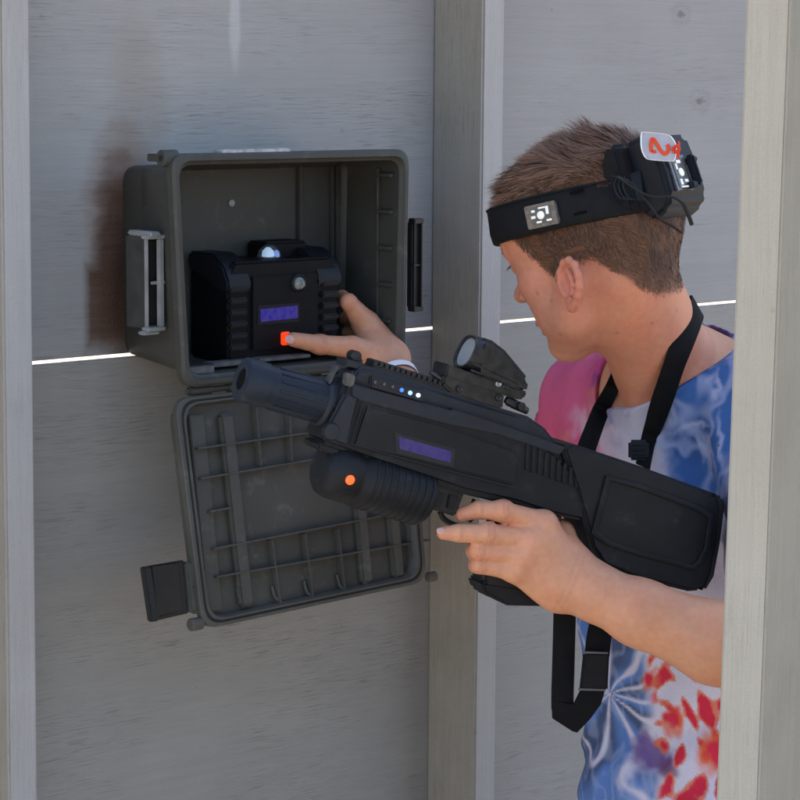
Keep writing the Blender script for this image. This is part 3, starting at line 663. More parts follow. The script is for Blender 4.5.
def surface(field, lo, hi, h, post=None, N=16, slack=.012):
    """naive surface nets, evaluated only in blocks near the surface"""
    lo = np.asarray(lo, float); nb = np.ceil((np.asarray(hi)-lo)/(N*h)).astype(int)
    I = np.stack(np.meshgrid(*[np.arange(k) for k in nb], indexing='ij'), -1).reshape(-1, 3)
    C = lo+(I+.5)*N*h; hd = N*h*.87; D = np.concatenate([np.abs(field(C[i:i+20000])) for i in range(0, len(C), 20000)])
    S = 1 << 20; o = np.stack(np.meshgrid(*[np.arange(N+2)]*3, indexing='ij'), -1).reshape(-1, 3)
    keys, pos, quads = [], [], []
    cor = [(a, b, c) for a in (0, 1) for b in (0, 1) for c in (0, 1)]
    edges = [(i, j) for i in range(8) for j in range(i+1, 8) if sum(abs(cor[i][k]-cor[j][k]) for k in range(3)) == 1]
    cc = np.array(cor, float)
    for b in np.nonzero(D < hd*1.35+slack)[0]:
        base = I[b]*N; X = lo+(base+o)*h; idx = field.near(C[b], hd)
        if not idx: continue
        v = field(X, idx)
        if post is not None: v = post(X, v)
        if v.min() > 0 or v.max() < 0: continue
        v = v.reshape(N+2, N+2, N+2); ins = v < 0
        M = N+1; vs = np.stack([v[a:a+M, b_:b_+M, c:c+M] for a, b_, c in cor], -1); sg = (vs < 0).sum(-1)
        act = np.argwhere((sg > 0) & (sg < 8))
        if not len(act): continue
        w = vs[act[:, 0], act[:, 1], act[:, 2]]; acc = np.zeros((len(act), 3)); cnt = np.zeros(len(act))
        for i, j in edges:
            x = (w[:, i] < 0) != (w[:, j] < 0); t = np.where(x, w[:, i]/np.where(x, w[:, i]-w[:, j], 1), 0)[:, None]
            acc += np.where(x[:, None], cc[i]+t*(cc[j]-cc[i]), 0); cnt += x
        keys.append(((act+base)@np.array([S*S, S, 1])).astype(np.int64) if False else ((act[:, 0]+base[0]).astype(np.int64)*S*S+(act[:, 1]+base[1])*S+(act[:, 2]+base[2])))
        pos.append(lo+(act+base+acc/cnt[:, None])*h)
        for ax in range(3):
            s0 = [slice(1, N+1)]*3; s1 = list(s0); s1[ax] = slice(2, N+2)
            A = ins[tuple(s0)]; B = ins[tuple(s1)]; E = np.argwhere(A != B)
            if not len(E): continue
            flip = A[E[:, 0], E[:, 1], E[:, 2]]; E = E+1+base; a1, a2 = [(1, 2), (2, 0), (0, 1)][ax]
            q = []
            for (p1, p2) in ((-1, -1), (0, -1), (0, 0), (-1, 0)):
                F_ = E.astype(np.int64).copy(); F_[:, a1] += p1; F_[:, a2] += p2; q.append(F_[:, 0]*S*S+F_[:, 1]*S+F_[:, 2])
            q = np.stack(q, 1); q[~flip] = q[~flip][:, ::-1]; quads.append(q)
    keys = np.concatenate(keys); pos = np.concatenate(pos); quads = np.concatenate(quads)
    uk, ui = np.unique(keys, return_index=True); V = pos[ui]; Fi = np.searchsorted(uk, quads)
    ok = (uk[np.minimum(Fi, len(uk)-1)] == quads).all(1); Fi = Fi[ok]
    return V, Fi
def relax(V, Fi, it=1, lam=.5):
    e = np.concatenate([Fi[:, [0, 1]], Fi[:, [1, 2]], Fi[:, [2, 3]], Fi[:, [3, 0]]])
    for _ in range(it):
        a = np.zeros_like(V); n = np.zeros(len(V))
        for c in range(3): a[:, c] = np.bincount(e[:, 0], V[e[:, 1], c], len(V))+np.bincount(e[:, 1], V[e[:, 0], c], len(V))
        n = np.bincount(e[:, 0], minlength=len(V))+np.bincount(e[:, 1], minlength=len(V)); V = V+lam*(a/np.maximum(n, 1)[:, None]-V)
    return V
def _h(i, j, k):
    n = (i*374761393+j*668265263+k*2147483647) & 0xffffffff; n = ((n ^ (n >> 13))*1274126177) & 0xffffffff; return ((n ^ (n >> 16)) & 0xffff)/65535.0
def vnoise(X):
    i = np.floor(X).astype(np.int64); f_ = X-i; f_ = f_*f_*(3-2*f_); r = 0
    for a in (0, 1):
        for b in (0, 1):
            for c in (0, 1):
                w = (f_[:, 0] if a else 1-f_[:, 0])*(f_[:, 1] if b else 1-f_[:, 1])*(f_[:, 2] if c else 1-f_[:, 2]); r = r+w*_h(i[:, 0]+a, i[:, 1]+b, i[:, 2]+c)
    return r*2-1
def fbm(X, s, o=3): return sum(vnoise(X*s*2**k+17*k)/2**k for k in range(o))
def sstep(x, a, b): t = np.clip((x-a)/(b-a), 0, 1); return t*t*(3-2*t)

# ================================================================== HEAD FRAME  (x = his left, y = forward, z = up)
YAW, PIT = math.radians(36), math.radians(22); HSC = .00104
HO = P(590, 254, 2.56)
hf = np.array([-math.cos(YAW)*math.cos(PIT), math.sin(YAW)*math.cos(PIT), -math.sin(PIT)])
hl = nz(np.array([-math.sin(YAW), -math.cos(YAW), 0])); hu = nz(np.cross(hl, hf)); hu = hu if hu[2] > 0 else -hu
HT = math.radians(0); hl, hu = nz(hl*math.cos(HT)+hu*math.sin(HT)), nz(hu*math.cos(HT)-hl*math.sin(HT))
HR = np.stack([hl, hf, hu])                        # rows: head axes in world
def HW(x, y, z): return HO+hl*x*HSC+hf*y*HSC+hu*z*HSC
def toH(X): return (X-HO)@HR.T/HSC
def HP(px, py, x): return hit(px, py, HW(x, 0, 0), hl)     # on the head's plane x
def He(f_, c, r, k=.012, sub=False, rot=None):
    R = HR if rot is None else rot@HR
    f_.ell(HW(*c), np.array(r)*HSC, R, k, sub)
def Hc(f_, a, b, ra, rb, k=.010, sub=False): f_.cone(HW(*a), HW(*b), ra*HSC, rb*HSC, k, sub)
head = Field()
He(head, (0, -12, 38), (74, 92, 74)); He(head, (0, -42, 20), (66, 58, 62), .02); He(head, (0, 24, 37), (65, 52, 56), .02)
He(head, (0, 19, -20), (56, 47, 68), .02)
for s_ in (1, -1):
    Hc(head, (s_*56, -6, -28), (s_*47, 14, -60), 15, 13, .02); Hc(head, (s_*47, 14, -60), (s_*12, 53, -79), 13, 12, .022)
    He(head, (s_*38, 40, -14), (22, 22, 21), .016); He(head, (s_*33, 34, -46), (21, 23, 23), .018)
    He(head, (s_*28, 56, 27), (21, 13, 9), .012)
He(head, (0, 57, -73), (18, 15, 14), .016)
He(head, (0, 58, 24), (24, 13, 14), .012)
for s_ in (1, -1): He(head, (s_*31, 78, 11), (15, 14, 10), .010, True)
Hc(head, (0, 66, 17), (0, 86, -9), 7.5, 8.5, .010); He(head, (0, 90, -13), (9.5, 8.5, 7.5), .005)
for s_ in (1, -1): He(head, (s_*10, 80, -16), (7, 8, 6.5), .005)
He(head, (0, 58, -50), (24, 12, 16), .012)
He(head, (0, 73, -47), (18, 7, 4.5), .004); He(head, (0, 70, -57), (15, 7, 5), .004)
for s_ in (1, -1):   # eyeballs + lids
    He(head, (s_*31, 57, 12), (14, 13.5, 11), .005)
# jaw underside and neck
NK0 = HW(0, -34, -34)
MC = P(690, 404, 2.735)                              # middle between the shoulder joints
Lh = nz(np.array([.57, -.82, 0])); Fh = nz(np.array([-.82, -.57, 0]))
RSH = MC-Lh*.148-Z*.022; LSH = MC+Lh*.165+Z*.0
NB = P(674, 392, 2.72)
body = Field(); body.p += head.p
body.cone(NK0, P(669, 376, 2.70), .0475, .054, .022)
body.cone(HW(0, -22, -56), P(662, 394, 2.67), .034, .040, .020)
body.cone(HW(28, -38, -40), P(642, 404, 2.645), .014, .010, .014)     # tendon
NECKP = body.p[-3:]
# ear
def ear(s_):
    c = np.array([s_*77.5, -13, -33]); up_ = nz([0, -.20, .98]); bk = nz([s_*.24, -.95, -.18]); out = nz(np.cross(up_, bk)); out = out if out[0]*s_ > 0 else -out
    def E(a, b, o_): q = c+bk*a*.98+up_*(b*.76+1.5)+out*o_; return tuple(q)
    rim = [(-9, 2, 2), (-8, 18, 1), (0, 29, 2), (10, 31, 4), (19, 24, 6), (23, 11, 7), (22, -3, 7), (17, -15, 6), (10, -24, 4), (3, -29, 2)]
    He(body, E(6, 2, -2), (12.5, 4.5, 21), .006, rot=np.stack([nz(bk), nz(out), nz(up_)]))
    for i in range(len(rim)-1): Hc(body, E(*rim[i]), E(*rim[i+1]), 3.4, 3.4, .003)
    Hc(body, E(3, -27, 1), E(-2, -20, 0), 5.5, 4, .005)
    anti = [(2, -14, 4), (10, -10, 6), (14, 0, 7), (12, 10, 6.5), (7, 19, 5)]
    for i in range(len(anti)-1): Hc(body, E(*anti[i]), E(*anti[i+1]), 2.4, 2.4, .003)
    He(body, E(3, -2, 5.5), (6.5, 5.5, 8.5), .003, True, rot=np.stack([nz(bk), nz(out), nz(up_)]))
    Hc(body, E(-7, -3, 2.5), E(-5, -11, 2), 3.4, 3, .003)
ear(1); ear(-1)

# torso
torso = Field()
T1 = P(694, 486, 2.735); T2 = P(700, 650, 2.745); T3 = P(704, 830, 2.75)
TR = np.stack([Lh, Fh, Z])
torso.ell(T1, (.158, .104, .150), TR, .05); torso.ell(T2, (.138, .103, .19), TR, .07); torso.ell(T3, (.150, .112, .14), TR, .07)
torso.cone(RSH, LSH, .045, .050, .05); torso.cone(P(674, 390, 2.72)-Lh*.02, RSH+Z*.004, .048, .044, .05); torso.cone(P(684, 390, 2.72)+Lh*.02, LSH+Z*.004, .047, .044, .05)
REL = P(546, 488, 2.93); RWR = P(405, 398, 2.79)
LWR = G(563, 579, .031); DW = proj(LWR)[2]; LEL = P(815, 668, DW-.03)
print('wrist depth', DW)
for q in torso.p: body.p.append(q)
body.cone(RSH, RSH*.3+REL*.7, .043, .038, .03); body.cone(RSH*.3+REL*.7, REL, .040, .038, .02)
body.cone(LSH, LEL, .048, .040, .03)
body.chain([REL, REL*.6+RWR*.4, RWR], [.037, .036, .025], .02)
ARM0 = len(body.p)
body.chain([LEL, P(716, 643, DW-.02), P(640, 613, DW-.012), P(594, 592, DW-.004), LWR], [.039, .0385, .0310, .0262, .0245], .014)

# ---- left hand on the grip; joints in the gun's own plane
def GC(px, py, c): return G(px, py, c)
wr = LWR; kk = .012
mcp = [G(543, 523, .029), G(530, 539, .034), (G(521, 555, .034)), G(513, 570, .031)]
wb = [G(568, 566, .030), G(566, 577, .033), G(562, 587, .033), G(556, 595, .030)]
for a, b_, r0, r1 in zip(wb, mcp, (.017, .018, .017, .015), (.0125, .0130, .0122, .0112)): body.cone(a, b_, r0, r1, .014)
body.cone(G(576, 578, .030), G(562, 582, .032), .025, .022, .014)
body.cone(G(540, 545, .030), G(548, 575, .030), .016, .018, .016)
def finger(pts, rs, k=.0035):
    body.chain(pts, rs, k)
finger([mcp[0], G(503, 511.5, .030), G(480, 509.5, .022), G(463, 514, .014)], [.0112, .0098, .0088, .0072], .0035)
finger([mcp[1], G(488, 534.5, .033), G(459, 533, .033), G(443.5, 533, .032)], [.0115, .0100, .0085, .0066], .0030)
finger([mcp[2], G(479, 550, .030), G(475, 551, .006), G(496, 553, -.016)], [.0108, .0096, .0086, .0076], .0030)
finger([mcp[3], G(480, 564.5, .026), G(477, 565, .006), G(494, 566, -.012)], [.0100, .0088, .0080, .0070], .0030)
for i, (a_, r_) in enumerate(((mcp[0], .0118), (mcp[1], .0125), (mcp[2], .0118), (mcp[3], .0108))): body.ell(a_+gc*.0035, (r_, r_, r_*.9), k=.008)
body.ell(G(488, 533, .034), (.0108, .0104, .0108), k=.004); body.ell(G(503, 510.5, .031), (.0106, .0102, .0106), k=.004)
# thumb, wrapped over to the far side of the grip
body.cone(G(566, 556, .022), G(560, 535, .004), .018, .015, .014); finger([G(560, 535, .004), G(545, 520, -.020), G(522, 520, -.028)], [.0135, .011, .0085], .006)
for p_ in body.p[-4:]: pass

# ---- right hand on the black unit
xr = x1+.004
tw = [WP(*WU(W(390, 364, .150))[:2], .150), W(352, 347.5, .140), W(320, 344.5, D1+.0165), W(293, 339.5, D1+.0145)]
body.cone(RWR, W(384, 356, .145), .025, .020, .015)
body.cone(W(392, 363, .150), tw[1], .019, .0130, .014)
finger([tw[1], tw[2], tw[3]], [.0125, .0105, .0082], .004)
body.ell(W(320, 344.5, D1+.0175), (.0112, .0112, .0108), k=.004)
im = W(366, 325, .116); mm = W(372, 328, .085); rm = W(378, 338, .070)
body.cone(W(390, 358, .135), im, .022, .0165, .014); body.cone(W(392, 360, .12), mm, .018, .0120, .012); body.cone(W(394, 364, .11), rm, .017, .0115, .012)
body.cone(W(372, 346, .130), W(388, 358, .14), .014, .017, .014)
finger([im, W(348.5, 302, D1-.002), W(342, 298, D1-.028), W(338, 300, D1-.046)], [.0160, .0094, .0086, .0078], .004)
finger([mm, W(356, 318, .075), W(346, 318, .06)], [.0115, .0095, .0085], .003)
finger([rm, W(360, 332, .072), W(348, 333, .06)], [.011, .0095, .0085], .003)

import time as _t
_t0 = _t.time()
# legs (hidden below the frame, the figure still stands on the ground)
HJ = T3-Z*.10
for s_, kx in ((1, .02), (-1, -.05)):
    hip = HJ+Lh*s_*.085; knee = hip*1.0; knee = np.array([hip[0]+Fh[0]*(.05+kx), hip[1]+Fh[1]*(.05+kx), .46]); ank = np.array([hip[0]+Fh[0]*kx, hip[1]+Fh[1]*kx, .08])
    body.cone(hip, knee, .080, .055, .03); body.cone(knee, ank, .054, .036, .02); body.cone(ank-Z*.02, ank-Z*.035+Fh*.12, .034, .028, .02)
def cyl_post(X, v): return v
allp = np.array([q[1] for q in body.p]); 
blo = allp.min(0)-.13; bhi = allp.max(0)+.13; blo[2] = -.02
Vb, Fb = surface(body, blo, bhi, .0018)
Vb = relax(Vb, Fb, 1, .35)
print('body', len(Vb), len(Fb), round(_t.time()-_t0, 1), 's')

# skin colours: redder ears, nose, knuckles, lips; brown scalp under the hair
ys = [-140, -110, -84, -66, -52, -38, -8, 0, 8, 16, 24, 36, 60, 90]; zs_ = [-66, -68, -68, -60, -34, -12, -4, -12, -16, -8, 12, 34, 60, 74]
def hairline(y): return np.interp(y, ys, zs_)
def hairmask(Hl, soft=5, nz_=True):
    edge = hairline(Hl[:, 1]) + (vnoise(Hl/5.0)*3 if nz_ else 0)
    return sstep(Hl[:, 2]-edge, -soft, soft)*(np.linalg.norm(Hl*np.array([1, 1, .9]), axis=1) < 165)
def body_col(V):
    H_ = toH(V); c = np.tile(np.array([.62, .290, .168]), (len(V), 1)); n = fbm(V, 30, 3)[:, None]; n2_ = fbm(V+3, 75, 3)[:, None]
    c = c*(1+.06*n+np.array([.01, -.05, -.05])*n2_)
    face = (np.linalg.norm(H_, axis=1) < 175); fm = face[:, None]
    c = np.where(fm, c*np.array([.96, .84, .86]), c)
    def blob(p, r, col, a):
        nonlocal c
        w = (a*np.exp(-((V-p)**2).sum(1)/r**2))[:, None]; c = c*(1-w)+np.array(col)*w
    blob(HW(84, -17, -32), .026, (.58, .17, .12), .65); blob(HW(0, 94, -15), .02, (.55, .2, .15), .5)
    blob(HW(48, 50, -14), .028, (.52, .19, .14), .45)
    blob(HW(66, -46, -42), .020, (.58, .20, .14), .45)
    for p in mcp+[G(488, 534.5, .033), G(503, 511.5, .03), G(479, 550, .03)]: blob(p, .010, (.56, .20, .15), .40)
    for p in (G(441, 533, .032), G(462, 514, .014), W(292, 339.5, D1+.012), W(348, 302, D1)): blob(p, .010, (.60, .22, .16), .5)
    # crease shade painted as dark lines over the finger joints and wrist
    def crease_shade(p, ax, rad, offs, dark=.22, wd=.0009):
        nonlocal c
        q = V-p; t = q@nz(ax); rr_ = np.linalg.norm(q, axis=1); t = t+.0012*vnoise(V*260)
        for o__ in offs: w = (dark*np.exp(-((t-o__)/wd)**2)*(rr_ < rad))[:, None]; c = c*(1-w*np.array([.8, 1, 1]))
    lax = G(440, 533, .03)-G(500, 536, .03)
    for p_ in (G(488, 534.5, .036), G(503, 511.5, .033), G(479, 550, .033), G(480, 564.5, .028)): crease_shade(p_, lax, .0125, (-.0028, 0, .0030))
    for p_ in (G(459, 533, .034), G(480, 509.5, .026)): crease_shade(p_, lax, .0105, (-.001, .0012), .18)
    crease_shade(W(320, 344.5, D1+.02), W(293, 339.5, D1)-W(320, 344.5, D1), .013, (-.0028, 0, .0028), .22)
    crease_shade(G(567, 582, .034), P(640, 613, DW)-G(563, 579, .031), .034, (-.002, .004), .10, .0012)
    lips = face & (np.abs(H_[:, 0]) < 20) & (np.abs(H_[:, 2]+52) < 8) & (H_[:, 1] > 70); c[lips] = (.44, .17, .13)
    br = face & (np.abs(H_[:, 2]-28) < 3) & (np.abs(np.abs(H_[:, 0])-31) < 18) & (H_[:, 1] > 48); c[br] = (.10, .055, .03)
    earz = (np.abs(H_[:, 0]) > 76) & (H_[:, 1] > -42) & (H_[:, 1] < 6) & (H_[:, 2] > -64) & (H_[:, 2] < -6)
    hm = hairmask(H_, 9)*(~earz)
    c = c*(1-.80*hm[:, None])+np.array([.085, .042, .024])*.80*hm[:, None]
    # moles and freckles on the neck and cheek
    for px, py in ((617, 333), (652, 323), (677, 310), (537, 293), (552, 300), (560, 335)):
        i = np.argmin(np.abs(np.cross(V[face]-CAM, nz(ray(px, py)))).sum(1)+ (V[face]@fw)*.05)
        p = V[face][i]; w = np.exp(-((V-p)**2).sum(1)/.0018**2)[:, None]*.6; c = c*(1-w)+np.array([.16, .06, .035])*w
    return c
skin = mat('skin', (.5, .25, .17), .46, .4, sss=.12, attr='col', var=.06, vscale=160, bump=.4, bscale=900, rvar=.06)
PR = T3.copy(); PR[2] = 0
person = empty('person', PR, 'boy in a tie-dye shirt, pressing the red button and holding the gun', 'person')
obj('body', (Vb, Fb.tolist()), skin, person, smooth=180, colors=body_col(Vb))
eye_w = mat('eye_white', (.7, .68, .65), .2, .5); iris = mat('dark_iris', (.03, .02, .015), .15, .5)
for s_ in (1, -1):
    e_ = obj('eye', ellipsoid(HW(s_*31, 59.5, 11), np.array((11.6, 11.6, 11.6))*.001, HR), eye_w, person)
    obj('iris', ellipsoid(HW(s_*31, 67.5, 9.5), np.array((5.2, 4.2, 5.2))*.001, HR), iris, e_)
lash = []
for k in range(16):
    t = -1+2*k/15; a = (31+t*12, 69-4*t*t, 15-2.5*t*t); b_ = (31+t*14, 73.5-3*t*t, 11.5-3*t*t); lash.append(tube([HW(*a), HW((a[0]+b_[0])/2, (a[1]+b_[1])/2+1, a[2]-1.5), HW(*b_)], [.0004, .0003, .0001], 4))
obj('eyelash', lash, iris, person)
# thumb and finger nails
nail_m = mat('fingernail', (.62, .34, .27), .25, .5)
def nail(c, n_, t, l, w):
    n_ = nz(n_); t = nz(t-n_*(t@n_)); s = np.cross(n_, t); obj('fingernail', ellipsoid(c, (l, w, .0016), np.stack([t, s, n_]), 14, 8), nail_m, person)
nail(W(290, 339.5, D1+.0215), Wn+Z*.25, W(285, 339, D1)-W(300, 341, D1), .0068, .0054)
nail(G(441.5, 531.2, .0362), gc+gb*.7, G(430, 533, 0)-G(450, 533, 0), .0056, .0040)

# ---- hair
hp_ = Field(); hp_.p += head.p; hp_.cone(NK0, P(669, 376, 2.70), .0475, .054, .022)
def scalp_pts(n):
    d = rng.normal(size=(n, 3)); d /= np.linalg.norm(d, axis=1)[:, None]; X = HO+(HR.T@np.array([0, -8, 25])*.001)+(d@HR)*.17; dw = d@HR
    for _ in range(26): X = X-dw*hp_(X)[:, None]*.9
    e = 1e-4; g_ = np.stack([hp_(X+e*v)-hp_(X-e*v) for v in np.eye(3)], 1); g_ /= np.linalg.norm(g_, axis=1)[:, None]
    return X, g_
def hair_mesh(n, pick, length, width, flow, lift, seg=3):
    X, Nn = scalp_pts(n); H_ = toH(X); keep = pick(H_); X, Nn, H_ = X[keep], Nn[keep], H_[keep]; m_ = len(X)
    fl = flow(H_); fl = fl/np.linalg.norm(fl, axis=1)[:, None]; fl = fl@HR
    fl = fl-Nn*(fl*Nn).sum(1)[:, None]; fl /= np.linalg.norm(fl, axis=1)[:, None]+1e-9
    Lk = length(H_)*.001*rng.uniform(.7, 1.15, m_); cl = fbm(H_/1.0, .075, 2); cl2 = fbm(H_+90, .06, 2)
    side = np.cross(Nn, fl); li = lift(H_)*rng.uniform(.75, 1.2, m_)
    dirv = fl*(1-.35*li[:, None])+Nn*li[:, None]+side*(cl*1.15+rng.normal(0, .11, m_))[:, None]; dirv /= np.linalg.norm(dirv, axis=1)[:, None]
    pts = [X-Nn*.0002]
    bend = fl*.9-Nn*(.25)+side*(cl2*1.3)[:, None]
    for k in range(seg):
        d_ = dirv+bend*(.33*k/seg*2)[..., None] if False else dirv+bend*(.6*k/seg); d_ /= np.linalg.norm(d_, axis=1)[:, None]; pts.append(pts[-1]+d_*(Lk/seg)[:, None])
    ws = width*rng.uniform(.7, 1.3, m_); rs_ = []
    tw_ = rng.uniform(-1, 1, m_)[:, None]; sd = nz_rows(side+Nn*tw_*.9)
    V, Fq, n0 = [], [], 0; idx = np.arange(m_)
    for k, p in enumerate(pts):
        f_ = (1, .9, .65, .05)[k] if seg == 3 else (1, .75, .05)[k]
        V += [p-sd*(ws*f_/2)[:, None], p+sd*(ws*f_/2)[:, None]]
    VV = np.stack(V, 1).reshape(-1, 3); w_ = 2*len(pts)
    for k in range(len(pts)-1):
        b0_ = idx*w_+2*k; Fq.append(np.stack([b0_, b0_+1, b0_+3, b0_+2], 1))
    colr = np.array([.145, .070, .037])*np.exp(rng.normal(0, .30, m_)+.35*cl)[:, None]*np.array([1, 1, 1]); colr = np.repeat(colr, w_, 0)
    return (VV, np.concatenate(Fq).tolist()), colr
def nz_rows(a): return a/np.linalg.norm(a, axis=1)[:, None]
earcut = lambda H: ~((np.abs(H[:, 0]) > 66) & (H[:, 1] > -36) & (H[:, 1] < 4) & (H[:, 2] < 3))
def flow_side(H): return np.stack([0*H[:, 0], -.55+.0*H[:, 1], -1+0*H[:, 0]], 1)
def flow_top(H): return np.stack([-.35*np.sign(H[:, 0])*0+.25*np.sin(H[:, 1]/22), .95+0*H[:, 0], .10+0*H[:, 0]], 1)
def offband(H): return ~((H[:, 2] > 29+.15*H[:, 1]) & (H[:, 2] < 60+.15*H[:, 1]))
def picks(H): return offband(H) & (hairmask(H, 9) > rng.uniform(.05, 1.0, len(H))) & (H[:, 2] < 76) & earcut(H)
def pickt(H): return offband(H) & (H[:, 2] > 62) & (hairmask(H, 3) > .5)
ss, c1_ = hair_mesh(120000, picks, lambda H: 4.2+4.5*sstep(H[:, 2]-hairline(H[:, 1]), 0, 70), .00062, flow_side, lambda H: .42+0*H[:, 0], 2)
st_, c2_ = hair_mesh(40000, pickt, lambda H: 10+19*sstep(H[:, 2], 60, 96)*(1+.45*fbm(H, .05, 2)), .00085, flow_top, lambda H: .50+.55*sstep(H[:, 1], 20, 80)+.35*fbm(H+30, .06, 2), 3)
hair_m = mat('brown_hair', (.1, .05, .03), .42, .45, attr='col')
o_ = obj('hair', [ss, st_], hair_m, person, smooth=180, colors=np.concatenate([c1_, c2_]))
print('hair', len(ss[0]), len(st_[0]))

# ---- shirt
shirt = Field(); shirt.p += NECKP+torso.p
RSE = RSH*.55+REL*.45; LSE = LSH*.35+LEL*.65
shirt.cone(RSH, RSE, .046, .049, .03); shirt.cone(LSH, LSE, .062, .072, .05)
HEM = T3[2]-.16
NCUT0, NCUT1 = P(672, 388, 2.69), NK0
na = nz(NCUT1-NCUT0)
CF = P(628, 403, 2.66); CN = nz(np.cross(P(702, 366, 2.64)-CF, P(726, 330, 2.75)-CF)); CN = CN if CN[2] > 0 else -CN
ra_ = nz(REL-RSH); la_ = nz(LEL-LSH)
def folds(X):
    q = X-T2; u_ = q@Lh; z_ = q[:, 2]; f_ = q@Fh
    a = np.arctan2(u_, f_+.02)
    w = fbm(X, 7, 2)
    low = sstep(-z_, -.12, .15)
    d = .0018*low*np.sin(a*9+w*2.2+z_*6)+.0022*fbm(X*np.array([1, 1, .5]), 26, 2)+.004*np.sin((u_*.8+z_*.9)*60+w*4)*(1-low)
    # pulls under the raised arms and at the waist
    d = d+.003*np.sin((z_*1.2-u_*.7)*75+w*3)*low+.0022*(1-np.abs(fbm(X*np.array([1, 1, .6]), 16, 2)))
    return d
def shirt_post(X, v):
    nk = sstep(np.linalg.norm(X-NCUT0, axis=1), .07, .15); o_ = v-.0045-.005*nk-folds(X)*nk; s_ = o_
    s_ = np.maximum(s_, HEM-X[:, 2])
    for a0_, ax_, e0 in ((RSH, ra_, RSE), (LSH, la_, LSE)):
        t = (X-e0)@ax_; near_ = np.linalg.norm((X-a0_)-np.outer((X-a0_)@ax_, ax_), axis=1) < .088
        s_ = np.where(near_ & (t > -.03), np.maximum(s_, t), s_)
    q = X-NCUT0; t = q@na; pl = (X-CF)@CN; rr = np.linalg.norm(q-np.outer(t, na), axis=1)
    cut = np.maximum(rr-.086-.5*np.clip(t, 0, .3), -pl)
    return np.maximum(s_, -cut)
_t0 = _t.time()
sp_ = np.array([q[1] for q in shirt.p]+[RSE, LSE]); slo = sp_.min(0)-.20; shi = sp_.max(0)+.20; slo[2] = HEM-.02; shi[2] = NB[2]+.14
Vs, Fs = surface(shirt, slo, shi, .0023, post=shirt_post, slack=.030)
_lab = np.arange(len(Vs)); _e = np.concatenate([Fs[:, [0, 1]], Fs[:, [1, 2]], Fs[:, [2, 3]], Fs[:, [3, 0]]])
while True:
    _n = _lab.copy(); np.minimum.at(_n, _e[:, 0], _lab[_e[:, 1]]); np.minimum.at(_n, _e[:, 1], _lab[_e[:, 0]]); _n = _n[_n]; _n = _n[_n]
    if (_n == _lab).all(): break
    _lab = _n
_k = _lab == np.bincount(_lab).argmax(); _m = np.cumsum(_k)-1; Fs = _m[Fs[_k[Fs[:, 0]]]]; Vs = Vs[_k]
Vs = relax(Vs, Fs, 2, .4)
print('shirt', len(Vs), round(_t.time()-_t0, 1), 's')
